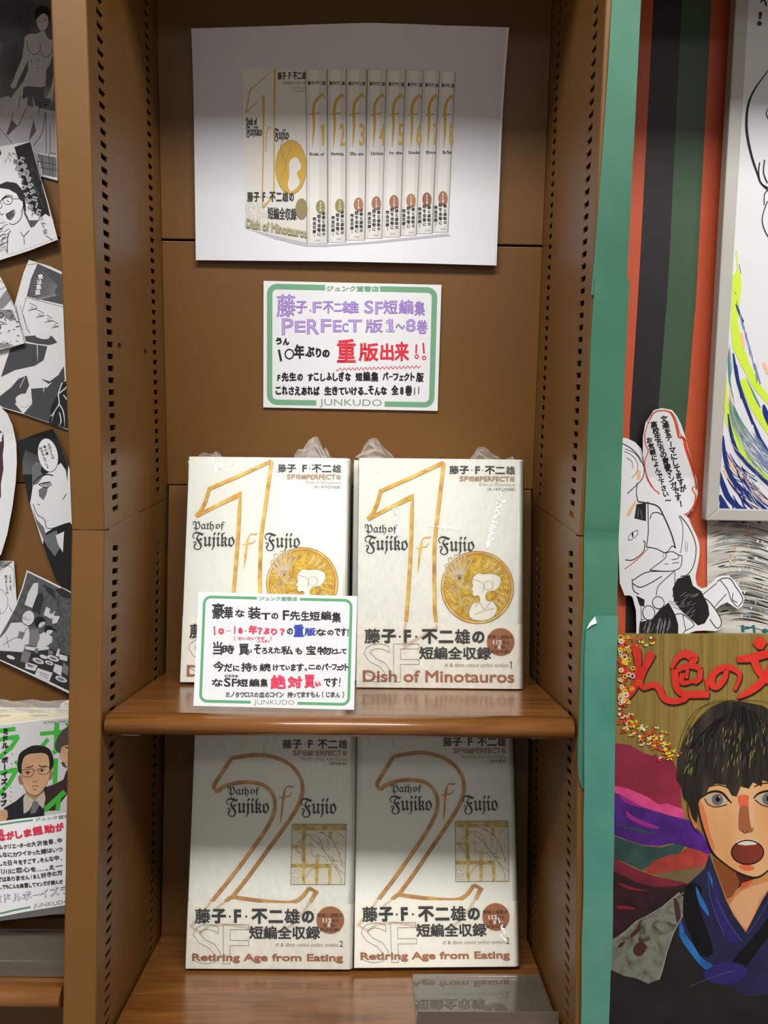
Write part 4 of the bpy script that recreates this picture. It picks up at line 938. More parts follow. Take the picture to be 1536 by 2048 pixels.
# page four: small torn panel with debris
p4 = page('comic_page', (0, 500, 4), P2(-200, 120, 0, 185, 60, 290, 118, 430, 160, 590, 202, 748, 60, 785, -200, 850), 'small comic panel with scattered debris at the left edge of the picture', .0055, bend=lambda u, v: .002 + .003 * math.sin(20 * v) ** 2)
l = p4.layer('drawn_shade', '#8b8b8f'); l.poly(P2(0, 410, 70, 320, 105, 400, 40, 470, 0, 480)); l.poly(P2(0, 740, 120, 760, 60, 782, 0, 790)); l.poly(P2(0, 480, 110, 480, 140, 560, 90, 570, 40, 530, 0, 560)); l.done()
l = p4.layer('drawn_line', '#2c2c30'); rnd = random.Random(12)
for k in range(40): x, y = rnd.uniform(-20, 150), rnd.uniform(480, 750); a = rnd.uniform(-.3, .9); r = rnd.uniform(6, 30); l.stroke([(x, y), (min(165, x + r * math.cos(a)), y + r * math.sin(a))], rnd.uniform(2, 8), 0)
l.stroke(P2(0, 240, 55, 280, 100, 400, 110, 440), 3); l.ring(20, 525, 20, 6, 16); l.stroke(P2(0, 580, 15, 620, 0, 640), 8); l.stroke(P2(0, 330, 60, 300), 3, 0); l.done()
# oval cut paper with a maroon shape
p5 = page('cut_paper', (0, 500, 4), P2(-240, 1235, 0, 1250, 60, 1310, 100, 1400, 135, 1550, 150, 1700, 152, 1850, 140, 2048, 115, 2250, 80, 2400, 35, 2480, 0, 2486, -240, 2486), 'white oval paper with a dark maroon shape cut off by the left edge', .006, bend=STEPB)
l = p5.layer('maroon_shape', proc('maroon_paint', [(.3, '#3a1b26'), (.7, '#4a2633')], nscale=30)); l.poly(P2(-240, 1420, 0, 1440, 28, 1470, 38, 1560, 34, 1640, 48, 1750, 36, 1860, 44, 1960, 22, 2040, 14, 2120, 0, 2140, -240, 2240)); l.done()
# page six: profile with speech bubble
p6 = page('comic_page', (0, 500, 4), P2(138, 1530, 280, 1475, 427, 1428, 470, 1520, 560, 1720, 640, 1900, 640, 2700, 520, 2600, 400, 2330, 290, 2050), 'comic panel of a half shaded face with an oval speech bubble beside the upright', .0035, bend=STEPB)
l = p6.layer('drawn_black', '#18181b'); l.poly(P2(138, 1530, 280, 1475, 427, 1428, 470, 1520, 560, 1720, 560, 1850, 545, 1760, 500, 1700, 400, 1780, 330, 1820, 290, 1880, 280, 2000, 270, 2020)); l.poly(P2(405, 2250, 480, 2200, 560, 2170, 600, 2160, 640, 2200, 640, 2700, 520, 2600, 400, 2330)); l.done()
l = p6.layer('drawn_tone', '#6a6b70'); l.poly(P2(275, 1730, 300, 1690, 350, 1700, 345, 1770, 370, 1800, 330, 1860, 285, 1880)); l.poly(P2(338, 1910, 380, 1885, 412, 1885, 400, 1950, 380, 1990, 345, 1960)); l.poly(P2(300, 2050, 340, 2140, 400, 2200, 420, 2260, 500, 2220, 545, 2340, 500, 2420, 440, 2350, 400, 2290, 340, 2170)); l.done()
l = p6.layer('drawn_light', '#dadbe0'); l.poly(P2(495, 2260, 560, 2230, 560, 2390, 520, 2330)); l.stroke(P2(355, 2105, 380, 2095, 395, 2150, 440, 2140), 12); l.done()
l = p6.layer('drawn_line', '#1d1d20')
for q, w in ((P2(290, 1860, 340, 1810, 400, 1790, 445, 1800), 9), (P2(335, 1870, 380, 1855, 428, 1850), 8), (P2(345, 1875, 400, 1895, 420, 1880), 5), (P2(300, 2020, 335, 2090, 350, 2110), 5), (P2(340, 2020, 352, 2028), 6), (P2(350, 2110, 400, 2140, 420, 2200, 470, 2205, 555, 2175), 5), (P2(180, 1680, 260, 1640, 300, 1600), 4), (P2(535, 1985, 560, 1940), 5)): l.stroke(q, w)
for k in range(9): l.stroke(P2(372 + 8 * k, 1858, 366 + 9 * k, 1880), 4, 0)
l.done()
l = p6.layer('drawn_hair_shine', '#8d8e92')
for k in range(16): l.stroke([(215 + k * 9, 1600 + k * 4), (200 + k * 6, 1680 + k * 3), (205 + k * 5, 1790)], 2)
l.done()
l = p6.layer('speech_bubble', '#e0e1e4'); l.disc(395, 1638, 78, 36, 135, -.28); l.done()
l = p6.layer('speech_bubble_outline', K_); l.ring(395, 1638, 78, 3, 40, 135, -.28); l.done()
l = p6.layer('bubble_lettering', '#333337'); l.vert('大沢さんは', 392, 1545, 440, 1670, 24, tilt=-.3, bold=.6); l.vert('俺の事', 358, 1560, 392, 1640, 24, tilt=-.3, bold=.6); l.vert('好きなんでしょ', 330, 1575, 402, 1742, 24, tilt=-.3, bold=.6); l.done()
# page seven: speed lines, on the lower half
p7 = page('comic_page', (0, 1000, 4), P2(-120, 480, 0, 485, 112, 488, 122, 620, 134, 800, 134, 850, 80, 960, 40, 1050, -120, 1060), 'small comic panel with a speech bubble and radiating speed lines, lower left', .004, True)
l = p7.layer('speed_lines', '#2a2a2d'); rnd = random.Random(4)
for k in range(46):
    a = rnd.uniform(.1, 2.2); r0 = rnd.uniform(130, 190); cx, cy = 20, 730
    x, y = cx + r0 * math.cos(a) * .5, cy + r0 * math.sin(a); x2, y2 = cx + 330 * math.cos(a) * .42, cy + 300 * math.sin(a)
    if x2 < 118 and y2 < 1020 - .6 * x2: l.stroke([(x, y), (x2, y2)], rnd.uniform(3, 9), 0, taper=3)
for k in range(14): x = k * 8; l.stroke([(x, 490), (x * .6, 490 + 60 - abs(k - 6) * 4)], 3, 0)
l.done()
l = p7.layer('panel_line', K_); l.stroke(P2(0, 715, 20, 720, 60, 780, 60, 850, 30, 900, 0, 910), 3); l.stroke(P2(0, 560, 40, 520, 108, 560, 112, 700), 3); l.stroke(P2(0, 1030, 60, 1022), 4, 0); l.done()
l = p7.layer('panel_lettering', '#3a3a3e'); l.vert('じゃあ、また', 82, 598, 88, 725, 20, bold=.5); l.vert('遊びましょうね', 48, 600, 60, 750, 20, bold=.5); l.done()
# page eight: group at a table
p8 = page('comic_page', (0, 1000, 4), P2(230, 560, 400, 640, 620, 750, 620, 1570, 400, 1465, 0, 1278, -80, 1240, 0, 1030, 60, 960, 130, 850, 190, 700), 'comic page of three people drinking at a table full of plates, lower left', .0065, True, bend=lambda u, v: .002 + .003 * math.sin(14 * u + 9 * v) ** 2)
NIGHT = proc('screentone_wall', [(.4, '#48494d'), (.6, '#5a5b60')], nscale=200, rough=.6)
l = p8.layer('drawn_wall', NIGHT); l.poly(P2(236, 575, 400, 655, 620, 765, 620, 1260, 500, 1230, 180, 1215, 0, 1205, 0, 1100, 80, 960, 140, 850, 200, 700)); l.done()
l = p8.layer('drawn_table', '#303135'); l.poly(P2(0, 1208, 180, 1215, 400, 1180, 620, 1260, 620, 1550, 400, 1445, 0, 1268)); l.poly(P2(355, 672, 440, 710, 470, 800, 400, 740)); l.poly(P2(300, 760, 350, 735, 368, 790, 330, 915, 270, 880)); l.poly(P2(460, 710, 510, 700, 600, 750, 600, 790, 500, 770)); l.done()
l = p8.layer('drawn_pale_shape', '#cfd0d4')
for q in (P2(285, 662, 322, 660, 318, 740, 272, 860, 210, 835, 240, 740), P2(100, 980, 180, 975, 240, 1010, 250, 1080, 240, 1150, 205, 1160, 200, 1215, 0, 1200, 0, 1110, 50, 1060), P2(330, 1070, 370, 1050, 432, 1090, 430, 1130, 380, 1170, 300, 1190), P2(385, 850, 458, 890, 430, 950, 362, 915), P2(440, 920, 496, 925, 470, 980, 430, 985), P2(205, 1165, 290, 1175, 400, 1170, 405, 1190, 290, 1205, 215, 1190), P2(310, 1340, 432, 1378, 400, 1455, 285, 1400), P2(450, 1305, 510, 1325, 500, 1405, 435, 1365), P2(215, 1290, 310, 1320, 290, 1365, 210, 1345), P2(480, 1225, 552, 1245, 550, 1285, 490, 1270), P2(480, 1180, 492, 1190, 480, 1250, 455, 1240)): l.poly(q)
l.disc(238, 940, 50, 28, 62, .3); l.disc(340, 975, 34, 20, 42, .5); l.disc(408, 1040, 26, 18, 34, .6)
for x, y, r in ((316, 1283, 48), (436, 1262, 50), (405, 1298, 36), (360, 1250, 34), (500, 1428, 50), (95, 1255, 34)): l.disc(x, y, r, 24, r * .42, .35)
l.done()
l = p8.layer('drawn_mid_tone', '#77787d')
for q in (P2(190, 1200, 260, 1215, 232, 1300, 172, 1290), P2(250, 1030, 320, 1030, 330, 1100, 300, 1170, 240, 1155), P2(165, 1045, 212, 1060, 190, 1110, 150, 1095), P2(520, 1290, 560, 1330, 555, 1400, 505, 1370), P2(290, 1180, 322, 1185, 312, 1225, 285, 1215), P2(400, 1195, 440, 1205, 430, 1240, 395, 1228)): l.poly(q)
for x, y, r in ((316, 1283, 30), (436, 1262, 30), (405, 1298, 20), (500, 1428, 32), (250, 1325, 26)): l.disc(x, y, r, 16, r * .36, .35)
l.done()
l = p8.layer('drawn_hair', '#1b1b1e'); l.poly(P2(290, 990, 290, 955, 320, 930, 360, 935, 380, 970, 350, 970, 325, 990, 318, 1020), 3); l.poly(P2(370, 1030, 380, 1005, 410, 1000, 435, 1015, 470, 1045, 420, 1035, 390, 1040, 378, 1065), 3); l.done()
l = p8.layer('drawn_line', '#29292c')
for q in (P2(190, 935, 210, 950, 250, 955), P2(205, 985, 230, 1000), P2(60, 1080, 80, 1180), P2(30, 1160, 130, 1100, 190, 1110), P2(240, 1010, 180, 1080), P2(490, 760, 480, 850, 500, 920, 460, 1000), P2(470, 1110, 490, 1150, 480, 1190), P2(0, 1208, 180, 1215), P2(200, 930, 225, 940), P2(345, 985, 360, 990), P2(345, 1005, 360, 1000), P2(320, 1370, 400, 1400), P2(330, 1390, 390, 1420), P2(215, 1300, 290, 1330)): l.stroke(q, 3)
l.ring(238, 940, 50, 3, 28, 62, .3); l.done()
l = p8.layer('panel_lettering', '#44454a'); l.text('曲', 412, 868, 445, 905, bold=1); l.done()

# ------------------------------------------------------------------ left bay: comic book, its card and tray
XL = -(W + POST)
XLr = -(H2 + POST) - .002
LB = Sheet(low_frame(.105), (0, 1380, 7.88))
a = LB.uv(0, 551); b = LB.uv(1080, 424); ang = math.atan2(b[1] - a[1], b[0] - a[0])
cbw, cbh, cbt = .128, .182, .017
U2 = Vector((math.cos(ang), 0, math.sin(ang))); V2 = Vector((-math.sin(ang), 0, math.cos(ang)))
tr = Vector((b[0], .105, b[1])) + U2 * .004; org = tr - U2 * cbw - V2 * cbh     # lower left corner in the tilted frame
sink = org.z - (-SHL + .0008); org.z -= sink if sink < 0 else 0
cm = LOWM @ frame(org, U2, V2)
cb = empty('comic_book', cm)
BX().box((0, 0, -cbt), (cbw, cbh, 0)).build('cover', proc('comic_cover', [(.3, '#c5c4c6'), (.7, '#cecdd0')], nscale=4, rough=.35), cb, bevel=.0006)
BX().box((.001, .001, -cbt + .0006), (cbw - .0008, cbh + .0004, -.0006)).build('page_block', PAGES, cb)
tag(cb, 'grey comic book with green title and two men in suits on the far left shelf', 'book')
hb = cm.inverted()
def proj_on(mx):
    O = mx.translation.copy(); N = mx.to_3x3().col[2].copy(); inv = mx.inverted()
    def f(x, y): q = inv @ hit(O, N, x, y); return (q.x, q.y)
    return f
s = Sheet(cm, (0, 1380, 7.88), parent=cb, hom=proj_on(cm), base=.0001)
l = s.layer('green_title', '#3fae3c')
for q, w in ((P2(-60, 650, 245, 610), 68), (P2(-60, 790, 300, 730), 66), (P2(290, 735, 180, 900, -20, 1070), 66), (P2(-60, 1320, 270, 1250), 66), (P2(262, 1255, 150, 1460, -10, 1640), 66), (P2(240, 1120, 290, 1190), 48),
             (P2(630, 690, 1010, 655), 62), (P2(895, 515, 890, 960, 830, 985), 76), (P2(760, 770, 650, 900), 60), (P2(1040, 520, 1075, 570), 40), (P2(880, 1080, 865, 1500), 72), (P2(1020, 1600, 700, 1900), 80), (P2(925, 1700, 905, 1900), 66)): l.stroke(q, w, 0)
l.done()
l = s.layer('small_lettering', '#4a4a4c'); l.text('ACTION COMICS', 685, 492, 1080, 530, slope=-18); l.vert('MIDDLE BOYS LOVE', 195, 600, 170, 1790, 26); l.done()
l = s.layer('suit_right', '#3d2629'); l.poly(P2(1100, 1200, 1040, 1290, 1000, 1410, 870, 1480, 740, 1520, 640, 1560, 720, 1900, 860, 1900, 1090, 1600)); l.done()
l = s.layer('green_title_front', '#3fae3c'); l.stroke(P2(1025, 1600, 700, 1895), 80, 0); l.stroke(P2(930, 1700, 905, 1895), 66, 0); l.done()
SKIN = proc('printed_skin', [(.35, '#b98e6d'), (.65, '#caa07c')], nscale=40, rough=.4); SKIN2 = proc('printed_skin_shade', [(.35, '#8d6a50'), (.65, '#a07a5c')], nscale=40, rough=.4)
l = s.layer('man_right_skin', SKIN); l.poly(P2(960, 880, 1100, 860, 1100, 1230, 1060, 1240, 1020, 1150, 1000, 1120, 940, 1080, 935, 1020, 960, 1000)); l.done()
l = s.layer('man_right_hair', '#4a4340'); l.poly(P2(1090, 560, 1000, 620, 920, 720, 865, 850, 870, 910, 900, 970, 950, 1000, 970, 900, 1020, 875, 1100, 860)); l.poly(P2(960, 1140, 1010, 1130, 1060, 1230, 990, 1200)); l.done()
l = s.layer('suit_left', '#22242c'); l.poly(P2(380, 1640, 250, 1750, 60, 1860, 110, 1960, 110, 2060, 700, 2060, 700, 1900, 720, 1520)); l.done()
l = s.layer('shirt', '#b8ada0'); l.poly(P2(400, 1640, 370, 1700, 375, 1950, 460, 1900, 545, 1740, 690, 1870, 720, 1700, 700, 1600)); l.done()
l = s.layer('neck', SKIN2); l.poly(P2(405, 1600, 415, 1640, 545, 1735, 690, 1610, 700, 1520)); l.done()
l = s.layer('tie', '#6e6c70'); l.poly(P2(545, 1735, 600, 1760, 620, 1830, 560, 1940, 480, 1950, 500, 1850, 510, 1780)); l.done()
l = s.layer('man_ears', SKIN2); l.disc(325, 1410, 35, 20, 78, -.15); l.disc(800, 1330, 32, 20, 80, .15); l.done()
l = s.layer('man_face', SKIN); l.poly(P2(350, 1080, 380, 1030, 480, 1000, 600, 990, 720, 1000, 775, 1080, 785, 1250, 770, 1400, 720, 1520, 640, 1620, 560, 1660, 470, 1630, 400, 1560, 360, 1440, 340, 1250), 2); l.done()
l = s.layer('man_hair', '#1f1a19'); l.poly(P2(340, 1320, 285, 1270, 280, 1180, 290, 1060, 330, 980, 420, 920, 500, 880, 600, 868, 720, 890, 800, 950, 840, 1060, 845, 1180, 810, 1250, 785, 1240, 780, 1120, 765, 1040, 720, 1000, 640, 985, 570, 995, 470, 1005, 400, 1040, 365, 1100, 345, 1200), 2); l.done()
l = s.layer('man_features', '#33231d')
for q, w in ((P2(415, 1215, 470, 1215, 530, 1185), 15), (P2(610, 1180, 660, 1200, 740, 1195), 15), (P2(505, 1525, 560, 1505, 620, 1520), 8), (P2(520, 1565, 580, 1562), 8), (P2(520, 1430, 555, 1445, 590, 1430), 7), (P2(395, 1295, 440, 1278, 485, 1300), 10), (P2(620, 1260, 670, 1240, 715, 1258), 10), (P2(350, 1440, 400, 1560, 470, 1630, 560, 1660, 640, 1620, 720, 1520), 6)): l.stroke(q, w)
l.disc(440, 1305, 20, 14); l.disc(665, 1268, 20, 14); l.stroke(P2(1030, 905, 1095, 900), 14); l.done()
l = s.layer('man_glasses', '#4d4542')
for q in (P2(345, 1262, 440, 1240, 530, 1250, 520, 1330, 480, 1360, 400, 1365, 355, 1340, 345, 1262), P2(600, 1240, 680, 1215, 780, 1212, 775, 1290, 720, 1320, 630, 1320, 600, 1240)): l.stroke(q, 9, 2)
l.stroke(P2(530, 1265, 600, 1255), 8, 0); l.done()
l = s.layer('hand', SKIN); l.poly(P2(-60, 1900, 110, 1880, 128, 1930, 130, 1990, 100, 2060, -60, 2060)); l.done()
l = s.layer('black_title', '#1b1b1d'); l.vert('ミドル・ボーイズ・ラブ', 95, 590, 60, 1830, 96, bold=5, jit=0); l.done()
# bagged stack behind, clear film on top
sb = empty('comic_book', LOWM @ frame(Vector((XLr - .150, .1455, -SHL + .0008)), X_, Vector((0, 0, 1))))
LB2 = Sheet(low_frame(.1265), (0, 1380, 7.88)); q = LB2.uv(0, 395)
hh2 = q[1] + SHL + .002
BX().box((.001, .001, -.001), (.149, hh2 - .001, .018)).build('page_block', PAGES, sb)
BX().box((0, 0, -.0025), (.15, hh2, -.001)).build('cover', CREAM, sb)
BX().box((0, 0, .018), (.15, hh2, .0188)).build('cover', CREAM, sb) if False else None
q2 = LB2.uv(0, 255)
rnd = random.Random(77); V = []; F = []; n, mm = 40, 7
for j in range(mm):
    for i in range(n): V.append((-.002 + .154 * i / (n - 1), hh2 - .002 + (q2[1] - q[1]) * j / (mm - 1) * (1 + .06 * math.sin(i * .9)), .019 - .004 * j + .0022 * math.sin(i * .7 + j * 2) + rnd.uniform(-.0007, .0007)))
for j in range(mm - 1):
    for i in range(n - 1): a_ = j * n + i; F += [(a_, a_ + 1, a_ + n), (a_ + 1, a_ + n + 1, a_ + n)]
link('film_bag', V, F, CRINKLE, sb)
tag(sb, 'cream comic book in crinkled clear film standing behind the green-titled comic', 'book')
st = Sheet(low_frame(.1500), (0, 1380, 7.88)); st.paper('sticker', [(1085 + 145 * math.cos(t) , 300 + 140 * math.sin(t)) for t in [2 * math.pi * i / 30 for i in range(30)]], ink('#e9d9d4'), 'round pale pink sticker peeking over the film-wrapped comic by the upright', 'sticker')
l = st.layer('lettering', '#5a5a60'); l.ring(1040, 248, 26, 7, 14, 32); l.disc(1075, 265, 9); l.done()
# curved handwritten card in front of the comic
cf = low_frame(.072)
def cb_bend(u, v): return .006 + .018 * math.sin(max(0, min(1, (u + .30) / .12)) * 1.5) if False else .010 * math.cos(22 * (u + .262))
c3 = Sheet(cf, (0, 1620, 7.88), bend=cb_bend, sub=.006, step=.0001)
c3.paper('shop_card', P2(-600, 270, -300, 205, 0, 150, 400, 80, 1100, -12, 1100, 1420, 700, 1480, 400, 1540, 0, 1640, -300, 1720, -600, 1800), WHITE, 'white handwritten card with red and blue lettering before the far left comic', 'card', 'handwritten shop cards')
l = c3.layer('green_border', '#5c9472'); l.stroke(P2(-500, 285, 0, 200, 300, 140, 592, 96), 28, 3); l.stroke(P2(-500, 1690, 0, 1590, 300, 1505, 555, 1448), 28, 3); l.done()
l = c3.layer('green_lettering', '#7a9184'); l.text('ジュンク堂書店', 630, 52, 1250, 112, bold=2, slope=-55); l.done()
l = c3.layer('shop_lettering', '#8e9a94'); l.text('JUNKUDO', 600, 1395, 1160, 1475, slope=-70); l.done()
l = c3.layer('red_handwriting', '#d63a50'); l.hand('ながしま超助が', 20, 330, 1090, 470, 8, slope=-200, seed=4, jit=.5, rot=-.0); l.hand('あの', -30, 255, 120, 350, 5, slope=-15); l.done()
l = c3.layer('black_handwriting', '#3a3a3c')
for i, (t, x0, y0, hgt, sl) in enumerate((('ゲームクリエーターの大沢信吾、中', -80, 520, 80, -150), ('あんなにカワイかった嫁はいつ', -60, 640, 82, -135), ('シした日々をすごす。そんな中、', -40, 765, 82, -130), ('川川に恋心を……。え一', -20, 890, 84, -120), ('ではありません！BL好きの方', 20, 1010, 84, -140), ('い。でもこんな興奮してマンガが読んだ', 0, 1130, 76, -120))):
    l.hand(t, x0, y0, 1060, y0 + hgt, 2.2, slope=sl, seed=20 + i, jit=.7)
l.done()
l = c3.layer('blue_outline_handwriting', '#5a4f9c'); l.hand('ミドルボーイズラ', -60, 1290, 1180, 1440, 5, slope=-190, seed=31, jit=.4)
l.done()
l = c3.layer('outline_fill', '#e4e4e8'); l.hand('ミドルボーイズラ', -60, 1290, 1180, 1440, 1.2, slope=-190, seed=31, jit=.4); l.done()
tray(LOWM @ Matrix.Translation((XLr - .075, 0, -SHL)), .15, .020, .10, .014, 'clear acrylic tray on the far left shelf board under the curved card')
# ================================================================== right side: green strips on the upright
CRA, CRB, CRC, CRD = (1140, 0, 3.879), (1140, 500, 3.879), (1140, 1000, 3.879), (1140, 1500, 3.737)
def rows_sheet(name, rows, off, mat, label, cat, group, depth=0, split=1064, wav=0, n=7, sub=1, thick=.0005, lowd=None):
    """a hanging paper strip given by rows (y, left x, right x) in photo pixels; it follows the upper and then the tilted lower plane"""
    def pt(x, y, y0, j):
        if y < split: P = hit(Vector((0, depth - off, 0)), Vector((0, -1, 0)), x, y); nrm = Vector((0, -1, 0))
        else: P = hit(low(0, (depth if lowd is None else lowd) - off, 0), Vector((0, -CT, ST)), x, y); nrm = Vector((0, -CT, ST))
        return P + nrm * (wav * (math.sin(P.z * 55 + j * .5) + .6 * math.sin(P.z * 23 + j)) ** 2 if wav else 0), nrm
    R = [rows[0]]
    for a, b in zip(rows, rows[1:]):
        k = max(1, int((b[0] - a[0]) / 22)) if wav else 1
        for i in range(1, k + 1): t = i / k; R.append(tuple(a[q] + (b[q] - a[q]) * t for q in range(3)))
    V = []; VB = []
    for y, xl, xr in R:
        for j in range(n): P, nr = pt(xl + (xr - xl) * j / (n - 1), y, 0, j); V.append(P + nr * thick); VB.append(P)
    m = len(R); F = []; N = len(V)
    for i in range(m - 1):
        for j in range(n - 1): a = i * n + j; F.append((a, a + n, a + n + 1, a + 1)); F.append((N + a, N + a + 1, N + a + n + 1, N + a + n))
    for i in range(m - 1):
        a = i * n; F.append((a, N + a, N + a + n, a + n)); a += n - 1; F.append((a, a + n, N + a + n, N + a))
    for j in range(n - 1): F.append((j, j + 1, N + j + 1, N + j)); a = (m - 1) * n + j; F.append((a, N + a, N + a + 1, a + 1))
    o = link(name, V + VB, F, mat); tag(o, label, cat, group)
    if wav:
        for p in list(o.data.polygons)[:2 * (m - 1) * (n - 1)]: p.use_smooth = True
        bm = bmesh.new(); bm.from_mesh(o.data)
        for e in bm.edges:
            if len(e.link_faces) == 2 and e.calc_face_angle(0) > .6: e.smooth = False
        bm.to_mesh(o.data); bm.free()
    return o
GS = 'green card strips on the right upright'
rows_sheet('paper_strip', [(-60, 1227, 1284), (0, 1223.8, 1281.8), (129, 1216, 1275.5), (232, 1209.6, 1270), (348, 1201, 1263.7), (520, 1187.7, 1255.5), (590, 1181, 1253)], .0006, GREEN, 'green card strip covering the top of the right upright', 'strip', GS, wav=.00035)
rows_sheet('paper_strip', [(558.5, 1189, 1259), (680, 1181.5, 1253), (758, 1178.7, 1249), (835, 1176, 1246), (1015, 1169.6, 1240.5), (1062, 1167.8, 1237.6), (1066, 1167.7, 1237.5), (1206, 1167, 1234), (1300, 1162, 1231), (1420, 1158, 1229), (1520, 1155, 1220), (1556, 1157, 1200), (1577, 1164, 1190)], .0016, GREEN,
           'green card strip at mid height on the right upright, its torn foot under another', 'strip', GS, wav=.00025)
rows_sheet('paper_strip', [(1231, 1191, 1235.5), (1258, 1172, 1234.5), (1300, 1169, 1233), (1387, 1168, 1230), (1500, 1168, 1229.6), (1634, 1166.8, 1228), (1714, 1166.8, 1227), (1794, 1166.8, 1225.5), (1875, 1163.5, 1224), (1960, 1162.5, 1220.5), (2048, 1161.4, 1217.6), (2110, 1160, 1215)], .0034, GREENC,
           'crumpled teal green strip at the bottom of the right upright with a dog-eared corner', 'strip', GS, wav=.0006)
de = Sheet(low_frame(-.0052), CRC); o = de.paper('folded_corner', P2(193, 903, 208, 955, 170, 970, 127, 1002, 150, 955), ink('#e6eeec'))
o.parent = bpy.data.objects['paper_strip.002']; 
# ---- coloured paper bands behind, pasted from the upper to the lower back panel
LD = .2022; WG = 'coloured paper bands behind the right pictures'
ORG = proc('orange_paper', [(.3, '#c95534'), (.7, '#d2603c')], nscale=6, rough=.45); BLK = proc('black_paper', [(.3, '#1f1d20'), (.7, '#262428')], nscale=6, rough=.45); DGR = proc('dark_green_paper', [(.3, '#3c5640'), (.7, '#46614a')], nscale=8, rough=.45)
def colu(rows, off, mat, label): return rows_sheet('coloured_paper', rows, off, mat, label, 'paper', WG, depth=D, lowd=LD, split=985, n=3, thick=.0003)
colu([(-60, 1240, 1311), (0, 1240, 1308.5), (500, 1225, 1282), (760, 1215, 1267), (984, 1205, 1257), (986, 1205, 1257), (1300, 1200, 1254)], .0006, ORG, 'narrow orange paper stripe right beside the green strips')
colu([(-60, 1310, 1366.5), (0, 1307.5, 1363.8), (520, 1280.5, 1338.5), (629, 1274, 1332), (848, 1260, 1316), (984, 1256, 1308), (986, 1256, 1308), (1300, 1250, 1300)], .0010, BLK, 'black paper stripe between orange and dark green')
colu([(-60, 1366, 1427), (0, 1363, 1423.6), (206, 1352, 1413), (520, 1338, 1396.5), (632, 1331, 1390.5)], .0008, DGR, 'upper dark green paper stripe right of the black one')
colu([(624, 1331.5, 1390.2), (809, 1317, 1375), (874, 1312, 1369.5), (984, 1307, 1366), (986, 1307, 1366), (1300, 1298, 1364)], .0013, DGR, 'lower dark green paper stripe above the painted poster')
colu([(-60, 1427, 1500), (0, 1423, 1500), (206, 1412, 1490), (520, 1396, 1480), (632, 1390, 1480)], .0011, ORG, 'upper orange paper stripe beside the framed drawing')
colu([(624, 1389.5, 1480), (809, 1375, 1470), (874, 1369, 1465), (984, 1365.5, 1460), (986, 1365.5, 1460), (1300, 1364, 1450)], .0016, ORG, 'lower orange paper stripe beside the framed drawing')

# ---- grey brush-stroke painting
g1 = Sheet(low_frame(LD - .004), CRC); g1.paper('brush_painting', P2(1062, 100, 1900, 100, 1900, 1060, 1062, 1060), proc('painting_ground', [(.35, '#b9b6b0'), (.6, '#d6d3cc')], scale=(1, 5, 1), nscale=22, rough=.6), 'grey brush-stroke picture with orange and blue dabs under the frame', 'picture')
rnd = random.Random(21)
l = g1.layer('grey_brush_marks', '#8b8986'); l2 = []
def wave(y, x0, x1, amp): return [(x, y - amp * math.sin((x - 1062) / 300 * 2.0) + .00035 * (x - 1300) ** 2 * (.6 if y < 600 else .2)) for x in [x0 + (x1 - x0) * i / 6 for i in range(7)]]
for k in range(90):
    y = rnd.uniform(180, 1020); x0 = rnd.uniform(1064, 1400); l.stroke(wave(y, x0, min(1700, x0 + rnd.uniform(80, 360)), 40), rnd.uniform(4, 18), 2, taper=1)
l.done(); l = g1.layer('dark_brush_marks', '#2d2c2c')
for k in range(75):
    y = rnd.uniform(180, 1020); x0 = rnd.uniform(1064, 1450); l.stroke(wave(y, x0, min(1700, x0 + rnd.uniform(60, 320)), 40), rnd.uniform(2, 8) if k % 6 else 13, 2, taper=1)
l.done()
for nm, colr, n_ in (('orange_dabs', '#d59a5c', 34), ('blue_dabs', '#6f9fb4', 22), ('white_dabs', '#dedcd6', 60)):
    l = g1.layer(nm, colr)
    for k in range(n_):
        x, y = (rnd.uniform(1210, 1480) if nm != 'white_dabs' else rnd.uniform(1080, 1536)), rnd.uniform(190, 900); r = rnd.uniform(3, 10)
        if k % 2: l.disc(x, y, r, 8, r * rnd.uniform(.8, 2.4))
        else: l.stroke([(x, y), (x + rnd.uniform(-12, 18), y + rnd.uniform(10, 40))], 4, 0)
    l.done()
l = g1.layer('teal_dabs', '#2c6a72'); l.stroke(P2(1335, 970, 1340, 1025), 24, 0); l.stroke(P2(1335, 1000, 1420, 985), 16, 0); l.stroke(P2(1420, 970, 1430, 1030), 20, 0); l.disc(1510, 1015, 26, 12, 18); l.done()
TAPE = film_mat(.35, 200, 1, .002)
tp = Sheet(low_frame(LD - .0052), CRC); tp.paper('clear_tape', P2(1080, 780, 1110, 755, 1180, 752, 1208, 790, 1200, 840, 1160, 860, 1100, 850, 1076, 820), TAPE, 'small crumpled piece of clear tape on the grey brush-stroke picture', 'tape')

# ---- framed white drawing
fd = .030
fr = Sheet(up_frame(D - fd), CRB)
def fpt(px, py): q = fr.inv @ hit(fr.O, fr.N, px, py); return (q.x, q.y)
bl = fpt(1412, 1041); tl = fpt(1476, -70)
root = empty('framed_drawing', fr.mx); tag(root, 'white framed felt-pen drawing with neon yellow and blue strokes, upper right', 'picture')
dx = (tl[0] - bl[0]) / (tl[1] - bl[1]); rw = .0125; Wd = .34; dp = fd - .016
def fbar(name, pts, z0, z1, mat, bev=.0012):
    b_ = BX(); b_.extrude([(x, y) for x, y in pts], 2, z0, z1); return b_.build(name, mat, root, bevel=bev)
FRM = proc('white_frame', [(.3, '#b9b6b1'), (.7, '#c3c0bb')], nscale=5, rough=.4)
L0, T0 = bl, tl
ix = rw
fbar('frame_rail', [(L0[0], L0[1] + .0), (L0[0] + ix, L0[1] + ix), (T0[0] + ix, T0[1]), (T0[0], T0[1])], -dp, 0, FRM)
